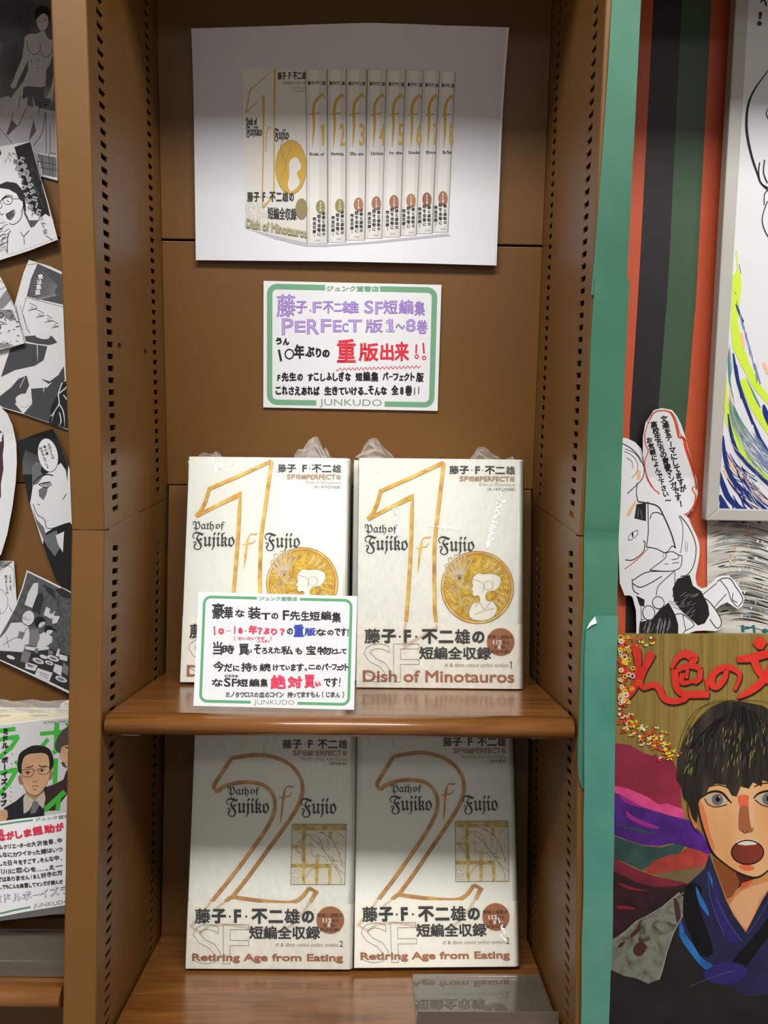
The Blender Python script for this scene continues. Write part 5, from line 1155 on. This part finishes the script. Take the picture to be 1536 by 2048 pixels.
fbar('frame_rail', [(L0[0], L0[1]), (L0[0] + Wd, L0[1] - .002), (L0[0] + Wd - ix, L0[1] + ix - .002), (L0[0] + ix, L0[1] + ix)], -dp, 0, FRM)
fbar('frame_rail', [(L0[0] + Wd, L0[1] - .002), (T0[0] + Wd, T0[1]), (T0[0] + Wd - ix, T0[1]), (L0[0] + Wd - ix, L0[1] + ix - .002)], -dp, 0, FRM)
fbar('frame_rail', [(T0[0], T0[1]), (T0[0] + Wd, T0[1]), (T0[0] + Wd, T0[1] + ix), (T0[0], T0[1] + ix)], -dp, 0, FRM)
fp = Sheet(frame(fr.O + Vector((0, .0035, 0)), X_, Z_), CRB, parent=root, base=.0003)
fbar('drawing_sheet', [(L0[0] + .006, L0[1] + .006), (L0[0] + Wd - .006, L0[1] + .006), (T0[0] + Wd - .006, T0[1] + .004), (T0[0] + .006, T0[1] + .004)], -.006, -.0035, proc('drawing_paper', [(.3, '#e3e3e8'), (.7, '#e9e9ee')], nscale=3, rough=.35), 0)
def flay(n, c): l = fp.layer(n, c); return l
def fdone(l):
    o = l.done(); o.matrix_local = Matrix.Translation((0, 0, -.0035)); return o
NEON = ink('#d3f04a', .45); NAVY = ink('#22347e', .45); PEACH = ink('#f3c4a2', .5); TEALI = ink('#4f8f86', .45); PALEB = ink('#7d8fb5', .45)
l = flay('yellow_strokes', NEON)
l.poly(P2(1295, 150, 1262, 200, 1252, 420, 1245, 600, 1262, 760, 1330, 900, 1430, 1080, 1560, 1230, 1560, 1150, 1480, 1050, 1400, 900, 1340, 740, 1300, 560, 1330, 260, 1320, 170))
l.poly(P2(1195, 980, 1190, 1150, 1205, 1330, 1260, 1480, 1340, 1620, 1460, 1760, 1560, 1850, 1560, 1780, 1440, 1650, 1330, 1500, 1260, 1350, 1225, 1180, 1215, 1000)); l.stroke(P2(1290, 0, 1300, 150), 10); l.stroke(P2(1340, 1000, 1420, 1200, 1560, 1420), 60, 4); fdone(l)
l = flay('peach_strokes', PEACH); l.stroke(P2(1180, 1500, 1240, 1650, 1400, 1830, 1560, 1980), 26, 4); l.stroke(P2(1190, 1700, 1290, 1870, 1440, 2010), 20, 4); l.stroke(P2(1330, 640, 1345, 760), 22); l.stroke(P2(1500, 870, 1536, 960), 26); l.stroke(P2(1240, 1070, 1270, 1290, 1350, 1450), 14); fdone(l)
l = flay('green_strokes', TEALI)
for k in range(9): l.stroke([(1240 + k * 3, 720 + 22 * k), (1225 + 2 * k, 850 + 20 * k), (1232 + 6 * k, 1050 + 20 * k)], 5, 3, taper=1)
for k in range(9): l.stroke([(1230 + k * 5, 1120 + 10 * k), (1250 + 10 * k, 1330), (1340 + 16 * k, 1560 - 4 * k)], 5, 3, taper=1)
l.stroke(P2(1360, 980, 1440, 1150, 1480, 1230), 12, 3, taper=1); fdone(l)
l = flay('navy_strokes', NAVY); rnd = random.Random(33)
def arcst(x, y, x2, y2, bow, w): mx_, my_ = (x + x2) / 2 - bow, (y + y2) / 2 + bow * .7; l.stroke([(x, y), ((x + mx_) / 2 - bow * .3, (y + my_) / 2), (mx_, my_), (x2, y2)], [w * .4, w, w, w * .8], 4)
arcst(1265, 800, 1420, 1350, 20, 26); arcst(1290, 890, 1330, 1150, 4, 18); arcst(1420, 1330, 1560, 1600, 12, 24)
arcst(1225, 1270, 1560, 1840, 70, 26); arcst(1185, 1440, 1560, 2050, 90, 34); arcst(1160, 1720, 1480, 2110, 60, 40); arcst(1160, 1900, 1360, 2110, 30, 44); arcst(1500, 1200, 1570, 1400, 6, 40); arcst(1200, 1560, 1500, 1990, 60, 20); arcst(1285, 420, 1345, 560, 2, 14)
l.poly(P2(1160, 1960, 1200, 2000, 1300, 2110, 1150, 2110))
for k in range(26): t = rnd.random(); x, y = 1180 + 60 * t + rnd.uniform(0, 160), 1500 + 300 * t + rnd.uniform(0, 200); arcst(x, y, x + rnd.uniform(120, 260), y + rnd.uniform(150, 260), 24, rnd.uniform(4, 12))
fdone(l)
l = flay('pale_blue_strokes', PALEB)
for k in range(26): x = 1290 + k * 6; y = 380 + k * 22; l.stroke([(x, y), (x + rnd.uniform(6, 24), y + rnd.uniform(40, 120))], rnd.uniform(3, 9), 0, taper=1)
for k in range(40): t = rnd.random(); x, y = 1250 + 130 * t + rnd.uniform(0, 160), 1330 + 260 * t + rnd.uniform(-40, 120); l.stroke([(x, y), (x + 60, y + 90), (x + 150, y + 170)], rnd.uniform(3, 8), 3, taper=1)
l.stroke(P2(1310, 110, 1325, 180), 5); l.stroke(P2(1275, 325, 1290, 345), 5); l.stroke(P2(1430, 880, 1475, 1040), 12); fdone(l)
l = flay('white_gaps', '#e4e4e8')
for k in range(34): t = rnd.random(); x, y = 1190 + 150 * t + rnd.uniform(0, 120), 1450 + 350 * t + rnd.uniform(-60, 160); l.stroke([(x, y), (x + 40, y + 70), (x + 120, y + 150)], rnd.uniform(2, 4), 3, taper=1)
fdone(l)
fp.crop = CRA
l = flay('black_pen_lines', '#1c1b1c')
l.stroke(P2(1540, 545, 1440, 680, 1385, 800, 1368, 930, 1375, 1060, 1410, 1220, 1450, 1340, 1480, 1420, 1536, 1460), [6, 11, 16, 19, 19, 17, 14, 12, 10], 5); l.stroke(P2(1470, 1260, 1462, 1340, 1480, 1420, 1530, 1470), 9); l.stroke(P2(1508, 1240, 1500, 1340, 1530, 1420), 9)
l.stroke(P2(1560, 1460, 1510, 1500, 1505, 1590), 7); l.stroke(P2(1530, 1560, 1490, 1690, 1510, 1790, 1560, 1870), 7); l.stroke(P2(1540, 840, 1520, 880, 1540, 930), 6); fdone(l)
l = flay('blue_pen_letter', '#35375c'); l.stroke(P2(1477, 95, 1472, 150), [26, 14], 0); l.disc(1468, 184, 18); l.stroke(P2(1475, 20, 1500, 0, 1515, 20, 1520, 50), 12); fdone(l)

# ---- cut-out ink figure and its speech bubble
SC = (1140, 1000, 3.879)
def stepc(u, v): return max(0, (.075 - v) * .17)
cu = Sheet(up_frame(D - .0045), SC, bend=stepc, sub=.008, step=.00007)
OUT = P2(400, -485, 440, -480, 500, -450, 545, -400, 565, -330, 562, -240, 575, -150, 620, -90, 700, -10, 760, 60, 830, 80, 885, 130, 905, 190, 938, 270, 950, 330, 945, 400, 925, 480, 905, 560, 915, 615, 945, 636, 985, 628, 1030, 590, 1070, 556, 1110, 546, 1160, 548, 1205, 590, 1240, 650, 1262, 715, 1240, 770, 1205, 788, 1160, 760, 1130, 740, 1080, 760, 1040, 790, 1068, 840, 1080, 890, 1065, 930, 1030, 945, 940, 942, 880, 945, 800, 970, 730, 1005, 640, 1032, 520, 1034, 428, 1028, 438, 940, 442, 800, 420, 700, 400, 690, 362, 690, 330, 600, 340, 0, 350, -400)
cu.paper('cutout_figure', OUT, WHITE, 'cut-out ink drawing of a kneeling person with black trousers beside the green strips', 'cutout')
l = cu.layer('red_marker_edge', '#cf4a2c'); l.stroke(P2(372, 500, 470, 430, 560, 345), 6, 3); l.stroke(P2(675, 375, 668, 412), 5, 0); l.stroke(P2(880, 130, 905, 190, 938, 270, 950, 330, 945, 400, 925, 480, 905, 560, 915, 615, 945, 636, 985, 628), 3, 3); l.done()
l = cu.layer('skin_tint', '#e9c08c'); l.poly(P2(440, 40, 490, -20, 480, 20, 430, 105, 400, 105)); l.poly(P2(505, -240, 530, -235, 528, -170, 500, -160)); l.done()
l = cu.layer('black_ink', '#1d1c1d')
for q in (P2(765, 570, 860, 540, 880, 620, 940, 660, 985, 760, 990, 830, 950, 890, 900, 905, 850, 860, 780, 800, 730, 730, 725, 640), P2(470, 880, 560, 860, 620, 790, 690, 740, 735, 830, 752, 900, 745, 1000, 640, 1020, 520, 1015, 460, 960), P2(487, 20, 560, 10, 552, 145, 465, 125), P2(450, 690, 510, 720, 505, 770, 470, 760)): l.poly(q)
l.done()
l = cu.layer('grey_hatching', '#8f8e90'); rnd = random.Random(9)
for k in range(30): x, y = rnd.uniform(775, 900), rnd.uniform(680, 860); l.stroke([(x, y), (x + 30, y - 18)], 2.5, 0)
for k in range(26): x = rnd.uniform(500, 700); l.stroke([(x, rnd.uniform(850, 900)), (x - 30, rnd.uniform(930, 1000))], 3, 0)
for q in (P2(690, 730, 760, 740), P2(700, 745, 780, 770), P2(720, 770, 790, 800), P2(515, 60, 525, 130), P2(500, 50, 490, 120)): l.stroke(q, 4, 0)
l.done()
l = cu.layer('ink_line', '#242324')
for q, w in ((P2(400, -440, 470, -400, 530, -330, 560, -250, 545, -180, 500, -130, 420, -60), 6), (P2(410, -380, 470, -350, 510, -290, 500, -220, 460, -180), 3), (P2(420, -400, 500, -360, 540, -290), 3), (P2(430, -330, 470, -300, 470, -250), 3), (P2(500, -140, 490, -60, 500, 0), 6),
             (P2(500, 0, 640, 30, 690, 110, 740, 240, 765, 345), 9), (P2(575, 0, 570, 130, 565, 230, 545, 335), 6), (P2(585, 130, 600, 90, 640, 80, 680, 100), 6), (P2(545, 335, 620, 350, 690, 378, 740, 330, 765, 345), 6), (P2(380, 430, 440, 430, 520, 370, 535, 300, 520, 295), 6),
             (P2(410, 285, 420, 250, 460, 222, 485, 215, 480, 245, 440, 280, 410, 285), 3.5), (P2(690, 380, 740, 370, 785, 395, 810, 405, 800, 470, 770, 500, 700, 515, 560, 505), 5), (P2(730, 430, 780, 420, 785, 395), 4), (P2(735, 455, 785, 450), 4), (P2(670, 460, 705, 460), 3),
             (P2(560, 505, 680, 420, 690, 380), 5), (P2(430, 580, 540, 520, 700, 515), 6), (P2(425, 600, 480, 630, 560, 600, 650, 550), 6), (P2(425, 570, 430, 650, 470, 680), 6), (P2(750, 520, 740, 640, 720, 700), 5), (P2(600, 690, 610, 640, 640, 600, 750, 510), 5),
             (P2(805, 105, 830, 180, 820, 300, 800, 380), 4), (P2(815, 105, 870, 180, 915, 290, 918, 380, 890, 480, 840, 540, 790, 550), 6), (P2(845, 290, 838, 370), 2.5), (P2(860, 300, 850, 375), 2.5), (P2(940, 690, 1060, 600), 5), (P2(1030, 775, 1125, 680), 5), (P2(1065, 590, 1110, 565, 1165, 570, 1200, 625, 1240, 690, 1245, 730, 1205, 775), 6),
             (P2(1090, 580, 1140, 650, 1160, 720, 1200, 770), 5), (P2(1180, 670, 1170, 720, 1205, 740), 5), (P2(945, 700, 1000, 740, 1060, 830, 1075, 890, 1040, 925, 990, 860), 6), (P2(720, 830, 790, 825, 870, 900, 800, 945, 750, 1000), 5), (P2(790, 830, 805, 940), 4), (P2(450, 1000, 470, 880, 500, 860), 5), (P2(480, 760, 480, 870), 4)): l.stroke(q, w)
l.ring(612, 742, 44, 5, 26); l.ring(536, 815, 46, 5, 26, 52); l.disc(445, 245, 6, 10, 22); l.done()
l = cu.layer('white_gap', '#e6e6ea'); l.disc(612, 742, 40); l.disc(536, 815, 42, 26, 48); l.done()
bb = Sheet(up_frame(D - .0080), CRB, bend=lambda u, v: .001 + .003 * math.sin(16 * v) ** 2 + max(0, (.03 - v) * .17), sub=.008, step=.00007)
bb.paper('speech_bubble', P2(640, 1242, 700, 1225, 780, 1240, 820, 1290, 850, 1350, 885, 1450, 905, 1530, 950, 1680, 975, 1780, 980, 1880, 960, 1950, 935, 2010, 890, 2050, 830, 2070, 770, 2050, 730, 2015, 700, 1960, 640, 1925, 610, 1850, 575, 1740, 558, 1600, 556, 1450, 575, 1340), WHITE, 'white paper speech bubble with a red outline and three columns of black writing', 'bubble')
l = bb.layer('red_outline', '#dc4a28')
l.stroke(P2(600, 1335, 640, 1265, 700, 1245, 765, 1260, 800, 1320, 822, 1400, 835, 1450, 870, 1460, 895, 1550, 945, 1700, 965, 1790, 968, 1860), [7, 9, 9, 12, 16, 18, 16, 20, 24, 20, 12, 8], 4); l.stroke(P2(600, 1335, 572, 1420, 575, 1500, 600, 1560, 572, 1640, 590, 1750, 640, 1850, 680, 1885, 636, 1915, 690, 1925, 740, 1975, 800, 2030, 880, 2040, 940, 1980, 962, 1900, 935, 1850, 970, 1830), [6, 8, 8, 7, 8, 9, 10, 9, 9, 9, 10, 12, 10, 12, 10, 8, 6], 3); l.done()
l = bb.layer('black_outline', '#2a2627'); l.stroke(P2(606, 1340, 590, 1330, 640, 1260, 700, 1240), 3); l.stroke(P2(770, 1252, 815, 1320, 845, 1430, 895, 1480), 4); l.stroke(P2(905, 1560, 960, 1740, 975, 1850), 4); l.stroke(P2(690, 1925, 800, 2040, 890, 2045, 945, 1985), 4); l.stroke(P2(560, 1600, 580, 1740, 630, 1850), 3); l.done()
l = bb.layer('black_handwriting', '#252425')
l.vert('文楽をテーマにしてますが', 712, 1285, 872, 1870, 50, bold=2.2, tilt=-.12, seed=5); l.vert('高校生たちの青春マンガです！', 632, 1330, 850, 1985, 50, bold=2.2, tilt=-.12, seed=6); l.vert('お気軽によんで下さい〜', 600, 1450, 752, 1960, 44, bold=2, tilt=-.12, seed=7); l.done()

# ================================================================== painted poster board, lower right
pb = Sheet(low_frame(LD - .012), CRD, sub=.5)
OLIVE = proc('olive_wood_paint', [(.3, '#7f6a2c'), (.5, '#91793a'), (.7, '#9d8541')], scale=(60, 2, 1), nscale=3, detail=5, rough=.5)
pb.thick = .010
def c3y(y): return (y - 1941) * 3.737 / 3.879                      # crop C rows -> crop D rows
def Q(*a): return [(a[i] * .9634, c3y(a[i + 1])) for i in range(0, len(a), 2)]
pb.paper('painted_poster', Q(310, 1033) + P2(1700, c3y(1036), 1700, 2250, 225, 2250, 247, 2048, 273, 1400, 285, 800, 290, 0), OLIVE, 'painted poster board of a shouting youth in a dark blue kimono, lower right', 'poster')
l = pb.layer('wood_grain_lines', '#6e5b26'); rnd = random.Random(17)
for k in range(34): x = 360 + k * 36 + rnd.uniform(-9, 9); l.stroke([(x, c3y(1045)), (x - 6, c3y(1045) + rnd.uniform(260, 560))], 2, 0)
l.done()
def PL(name, col, polys, sm=0):
    l = pb.layer(name, col)
    for q in polys: l.poly([(x - 45 if x < 342 and sm == 0 else x, y) for x, y in q], sm)
    l.done()
PAINT = lambda n, a, b, s=30: proc(n, [(.35, a), (.65, b)], nscale=s, detail=5, rough=.5)
PL('crimson_paint', PAINT('crimson', '#87203d', '#9c2a48'), [P2(335, -75, 430, -55, 520, 0, 620, 30, 745, 60, 775, 130, 800, 260, 810, 420, 640, 380, 500, 330, 335, 250)])
PL('pink_paint', PAINT('pink', '#d43f7c', '#e8538f', 80), [P2(335, 240, 400, 262, 470, 290, 560, 330, 640, 385, 700, 375, 770, 400, 822, 420, 835, 490, 700, 460, 560, 415, 470, 380, 400, 330, 335, 285)])
PL('purple_paint', PAINT('purple', '#41176f', '#5a2190', 50), [P2(335, 285, 400, 335, 470, 385, 600, 430, 740, 470, 860, 500, 960, 600, 1030, 740, 960, 760, 860, 700, 740, 670, 640, 690, 520, 680, 420, 650, 335, 600)])
PL('magenta_paint', '#a12a8c', [P2(400, 430, 450, 470, 540, 510, 640, 550, 600, 560, 500, 530, 410, 480), P2(340, 300, 420, 350, 520, 400, 480, 400, 380, 360)], 3)
PL('teal_paint', PAINT('teal', '#253f41', '#38564f', 40), [P2(335, 610, 420, 655, 540, 690, 660, 700, 760, 672, 830, 690, 800, 740, 700, 770, 600, 810, 520, 870, 430, 830, 335, 770), P2(335, 520, 480, 560, 640, 600, 560, 600, 400, 560)])
PL('vermilion_paint', PAINT('vermilion', '#9c362f', '#bd4636', 50), [P2(530, 875, 600, 800, 700, 760, 790, 745, 850, 700, 930, 720, 1020, 760, 1000, 830, 900, 850, 800, 860, 700, 890, 600, 900)])
PL('khaki_paint', PAINT('khaki', '#6b5a3a', '#7d6a44'), [P2(610, 895, 720, 880, 850, 860, 990, 830, 930, 930, 850, 960, 760, 940, 680, 925)])
PL('wine_paint', PAINT('wine', '#6c1a2d', '#84243a', 50), [P2(330, 765, 430, 840, 520, 880, 620, 915, 760, 945, 850, 965, 760, 990, 600, 990, 480, 960, 400, 920, 330, 870)])
PL('maroon_paint', PAINT('maroon_dark', '#1f0d14', '#3a141f', 60), [P2(326, 865, 480, 960, 600, 992, 740, 992, 860, 965, 820, 1030, 700, 1110, 560, 1205, 400, 1330, 318, 1400)])
PL('red_streaks', '#8c2033', [P2(335, 960, 470, 1000, 560, 1020, 420, 1010), P2(330, 1130, 420, 1135, 470, 1155, 350, 1155)], 3)
PL('black_paint', PAINT('blackish', '#131214', '#231f20', 18), [P2(318, 1380, 640, 1200, 820, 1040, 1480, 1040, 1700, 1200, 1700, 2248, 272, 2248, 292, 2048, 310, 1600)])
PL('leaf_patch', proc('leaf_paint', [(.3, '#3c2a2a'), (.42, '#6d6a5e'), (.55, '#7c8478'), (.66, '#8d7f74'), (.8, '#4a5a52')], nscale=48, detail=6, rough=.5, dist=1.5), [P2(790, 1030, 820, 1062, 815, 1200, 745, 1330, 700, 1460, 665, 1600, 640, 1675, 560, 1705, 470, 1665, 390, 1650, 322, 1600, 320, 1390, 400, 1310, 470, 1245, 560, 1200, 660, 1140)])
PL('leaf_marks', '#4c2c2c', [P2(745, 1070, 790, 1120, 800, 1230, 770, 1250), P2(430, 1340, 490, 1280, 510, 1300, 440, 1365), P2(450, 1440, 500, 1390, 550, 1430, 510, 1500, 460, 1490), P2(350, 1410, 390, 1390, 370, 1430, 330, 1440)], 2)
l = pb.layer('leaf_edge', '#b9b2ae'); l.stroke(P2(790, 1030, 660, 1140, 560, 1200, 470, 1245, 400, 1310, 330, 1380), 4, 0); l.stroke(P2(815, 1200, 745, 1330, 700, 1460, 665, 1600, 640, 1675), 5, 0); l.done()
NAVYP = PAINT('navy', '#151a38', '#25234e', 14)
PL('kimono', NAVYP, [P2(1010, 745, 980, 850, 930, 900, 860, 960, 820, 1050, 830, 1200, 760, 1330, 900, 1520, 1020, 1640, 1280, 1800, 1700, 1760, 1700, 900, 1480, 880, 1380, 1100, 1280, 1330, 1170, 1180, 1100, 1000)])
PL('kimono_black_folds', '#0d0c11', [P2(830, 1000, 900, 960, 960, 1010, 930, 1120, 1000, 1320, 1040, 1480, 940, 1500, 880, 1370, 820, 1200), P2(1180, 1540, 1300, 1400, 1420, 1250, 1500, 1150, 1560, 1200, 1400, 1420, 1280, 1580, 1200, 1640)], 2)
PL('kimono_blue_highlights', PAINT('blue', '#1a5596', '#2a77c0', 60), [P2(910, 980, 950, 1060, 990, 1130, 1010, 1210, 960, 1150, 925, 1080), P2(800, 1230, 830, 1330, 900, 1430, 960, 1520, 1040, 1570, 980, 1600, 880, 1490, 790, 1350), P2(1000, 870, 1040, 950, 1080, 1100, 1040, 1020)], 2)
PL('kimono_violet_sheen', '#2f2668', [P2(1040, 900, 1090, 1080, 1160, 1250, 1240, 1380, 1160, 1400, 1080, 1250, 1040, 1080), P2(960, 1620, 1150, 1540, 1300, 1600, 1200, 1700, 1040, 1700)], 2)
l = pb.layer('kimono_lines', '#4e5a8a')
for q in (P2(1060, 1070, 1150, 1250, 1260, 1400), P2(1000, 880, 1020, 1080, 1120, 1350), P2(870, 1720, 1080, 1640, 1200, 1610), P2(1290, 1340, 1400, 1180, 1480, 1010)): l.stroke(q, 4, 3)
l.done()
PL('neck', PAINT('neck', '#b8763f', '#cf9058', 12), [P2(1040, 770, 1100, 800, 1500, 800, 1500, 930, 1400, 1090, 1280, 1325, 1190, 1200, 1130, 1080, 1080, 930)])
PL('neck_shade', '#8a4a28', [P2(1040, 775, 1150, 840, 1230, 900, 1240, 960, 1180, 1060, 1140, 1080, 1085, 930)])
PL('neck_light', '#dba376', [P2(1160, 1120, 1250, 1020, 1400, 960, 1470, 960, 1380, 1090, 1285, 1300, 1200, 1190)], 2)
PL('neck_deep_shade', '#4a2018', [P2(1200, 880, 1270, 905, 1360, 925, 1300, 945, 1250, 975, 1215, 1010, 1235, 950)])
PL('neck_red_glow', '#d4593a', [P2(1250, 960, 1340, 935, 1290, 985, 1240, 1005)])
PL('ear', PAINT('ear', '#b5622f', '#cf7f4a', 30), [P2(850, 360, 900, 360, 930, 560, 900, 560, 860, 470)])
FACEM = proc('face_paint', [(.3, '#d99a66'), (.5, '#e0a974'), (.7, '#e2b384')], scale=(3, 1, 1), nscale=9, detail=3, rough=.5)
PL('face', FACEM, [P2(915, 200, 918, 350, 940, 470, 975, 590, 1030, 730, 1120, 815, 1220, 880, 1330, 918, 1400, 905, 1480, 830, 1560, 740, 1640, 500, 1640, 150)])
PL('face_orange_blush', PAINT('blush', '#dd7a4c', '#e0895a', 20), [P2(918, 330, 960, 380, 990, 470, 1010, 580, 1050, 690, 1035, 730, 975, 590, 940, 470)], 2)
PL('face_red_glow', '#e4694a', [P2(1220, 320, 1300, 315, 1315, 400, 1280, 420, 1240, 410), P2(1225, 830, 1290, 820, 1345, 850, 1300, 870, 1250, 860)], 3)
PL('nose_shade', '#a4633f', [P2(1235, 400, 1300, 400, 1325, 480, 1335, 570, 1300, 590, 1270, 580, 1225, 560)], 3)
PL('nose_light', '#e3b08a', [P2(1300, 330, 1330, 360, 1345, 480, 1325, 560, 1305, 480)], 3)
PL('eye_white', '#bfae9f', [P2(978, 335, 1010, 312, 1075, 303, 1125, 332, 1138, 370, 1080, 388, 1012, 374), P2(1350, 335, 1385, 310, 1440, 298, 1520, 306, 1556, 345, 1500, 380, 1420, 380, 1374, 362)], 3)
l = pb.layer('iris', '#6a6969'); l.disc(1068, 344, 42, 24, 43); l.disc(1443, 340, 45, 24, 45); l.done()
l = pb.layer('pupil', '#191615'); l.disc(1072, 340, 18, 16, 22); l.disc(1448, 338, 19, 16, 23); l.done()
l = pb.layer('eye_glint', '#ece8e2'); l.disc(1084, 325, 5); l.disc(1462, 322, 6); l.done()
l = pb.layer('eye_line', '#1d1715')
for q, w in ((P2(950, 330, 1000, 295, 1060, 282, 1110, 300, 1150, 345, 1175, 370), [10, 14, 16, 16, 13, 5]), (P2(975, 335, 1000, 378, 1060, 398, 1140, 380), 6), (P2(1335, 335, 1370, 300, 1440, 280, 1560, 285), [7, 13, 16, 16]), (P2(1345, 345, 1400, 385, 1470, 398, 1560, 390), 6), (P2(1000, 250, 1080, 236, 1160, 262), 7), (P2(1340, 250, 1400, 225, 1500, 222), 8),
             (P2(1250, 575, 1270, 590, 1290, 578), 6), (P2(918, 350, 940, 470, 975, 590, 1030, 730, 1120, 815, 1220, 880, 1330, 918, 1400, 900, 1480, 830), [10, 11, 12, 14, 10, 10, 13, 11, 8]), (P2(850, 370, 860, 470, 900, 560, 930, 590), 6)): l.stroke(q, w)
l.done()
PL('mouth', PAINT('mouth', '#6d2a1d', '#8b3526', 12), [[(1290 + 116 * math.cos(t), 732 + 86 * math.sin(t)) for t in [2 * math.pi * i / 30 for i in range(30)]]])
PL('teeth', '#dcd5cc', [P2(1200, 655, 1240, 640, 1330, 640, 1375, 655, 1350, 675, 1280, 682, 1220, 674)])
l = pb.layer('mouth_line', '#2b1613'); l.ring(1290, 732, 118, 9, 36, 88); l.done()
HAIRP = proc('hair_paint', [(.3, '#15110f'), (.5, '#2a231e'), (.66, '#40362c'), (.8, '#5a4a3a')], scale=(30, 4, 1), nscale=3, detail=4, rough=.45)
PL('hair', HAIRP, [P2(770, 190, 775, 60, 800, -40, 850, -150, 930, -260, 1020, -340, 1130, -385, 1250, -380, 1400, -350, 1560, -250, 1700, -50, 1700, 330, 1560, 200, 1480, 130, 1450, 215, 1400, 200, 1395, 245, 1330, 215, 1300, 262, 1240, 245, 1210, 320, 1175, 312, 1130, 235, 1060, 225, 1010, 245, 985, 300, 955, 320, 930, 360, 915, 520, 880, 470, 850, 360, 820, 330, 800, 240)])
l = pb.layer('hair_strands', '#0f0c0b'); rnd = random.Random(41)
for k in range(60):
    x = rnd.uniform(800, 1560); l.stroke([(1250 + (x - 1250) * .45, -350 + abs(x - 1250) * .25), (1250 + (x - 1250) * .85, -150 + abs(x - 1250) * .2), (x, rnd.uniform(60, 250))], 5, 3, taper=2)
for q in (P2(1250, -390, 1000, -370, 860, -200, 790, 0), P2(1200, -390, 930, -330, 800, -120, 770, 100), P2(1260, -392, 1450, -370, 1600, -260)): l.stroke(q, 3, 4)
l.done()
l = pb.layer('hair_highlights', '#a7a04a')
for k in range(46):
    x = rnd.choice((rnd.uniform(830, 900), rnd.uniform(1100, 1250), rnd.uniform(1300, 1500))); y = rnd.uniform(-200, 120); l.stroke([(x, y), (x - 10 - 8 * (x < 1100), y + rnd.uniform(30, 80))], 4.5, 0, taper=1)
l.done()
l = pb.layer('hair_brown_lights', '#5e4d42')
for k in range(40): x = rnd.uniform(840, 1500); y = rnd.uniform(-260, 60); l.stroke([(x, y), (x + (x - 1250) * .06, y + rnd.uniform(50, 120))], 6, 0, taper=1)
l.done()
# big red title with its black shadow
def title(l, dx, dy, w):
    def st(w_, *a): l.stroke([((x) * .9634 + dx, c3y(y) + dy) for x, y in zip(a[::2], a[1::2])], [q * w for q in w_] if isinstance(w_, list) else w_ * w, 4)
    st([50, 62, 50, 46, 50, 40, 10], 462, 1110, 490, 1160, 500, 1260, 498, 1360, 470, 1440, 420, 1510, 365, 1585)
    st([62, 60, 44, 40, 36, 44, 50, 50, 44, 40, 20], 608, 1172, 580, 1230, 545, 1310, 520, 1390, 540, 1440, 620, 1418, 665, 1450, 700, 1520, 770, 1545, 850, 1530, 885, 1505)
    st([34, 44, 30], 372, 1285, 410, 1320, 450, 1345)
    st([20, 40, 56, 70, 30], 755, 1295, 800, 1215, 860, 1180, 925, 1215, 900, 1262)
    st([52, 52, 50, 50, 54, 44], 780, 1300, 785, 1380, 800, 1450, 860, 1490, 980, 1490, 1045, 1495)
    st([44, 46, 40], 800, 1300, 900, 1270, 985, 1300); st([40, 40, 34], 975, 1300, 970, 1370, 930, 1400); st([36, 34, 30, 30], 840, 1330, 835, 1400, 900, 1395, 960, 1375); st(26, 880, 1300, 870, 1370); st([30, 10], 1020, 1370, 1040, 1500)
    st([34, 44, 46, 50, 50, 46, 44, 34, 24], 1180, 1300, 1160, 1370, 1110, 1430, 1068, 1420, 1070, 1350, 1120, 1300, 1200, 1285, 1280, 1340, 1240, 1460)
    st([60, 90, 56], 1395, 1075, 1435, 1100, 1470, 1125); st([40, 56, 60, 50], 1255, 1225, 1350, 1215, 1450, 1190, 1620, 1150)
    st([50, 64, 60, 50, 20], 1580, 1180, 1520, 1290, 1440, 1400, 1350, 1470, 1262, 1518); st([56, 56, 50], 1390, 1230, 1440, 1330, 1600, 1460)
l = pb.layer('title_shadow', '#2a1512'); title(l, 7, 9, 1.0); l.done()
l = pb.layer('title_brushwork', proc('red_paint', [(.3, '#d52b1c'), (.7, '#e23a28')], nscale=60, rough=.45)); title(l, 0, 0, 1.0); l.done()
# confetti of painted petals
for nm, colr, n_ in (('red_petals', '#cf2f22', 70), ('orange_petals', '#e2632a', 90), ('yellow_petals', '#e9d23c', 80), ('white_petals', '#f0e6dc', 40)):
    l = pb.layer(nm, colr)
    for k in range(n_):
        t = rnd.random()
        if k % 3 == 0: x, y = 345 + abs(rnd.gauss(0, 45)), c3y(rnd.uniform(1040, 1560))
        elif k % 7 == 1: x, y = rnd.uniform(350, 600), c3y(rnd.uniform(1035, 1120) + 0)
        else: x, y = 345 + 400 * t + rnd.gauss(0, 30), c3y(1660 + 300 * t + rnd.gauss(0, 45))
        x = max(345, x); r = rnd.uniform(8, 19)
        if k % 3 == 0: l.ring(x, y, r, 7, 12)
        elif k % 3 == 1: l.stroke([(x + r * math.cos(a), y + r * math.sin(a)) for a in (0, .8, 1.6, 2.4)], 9, 3)
        else: l.disc(x, y, r * .7, 9)
    l.done()
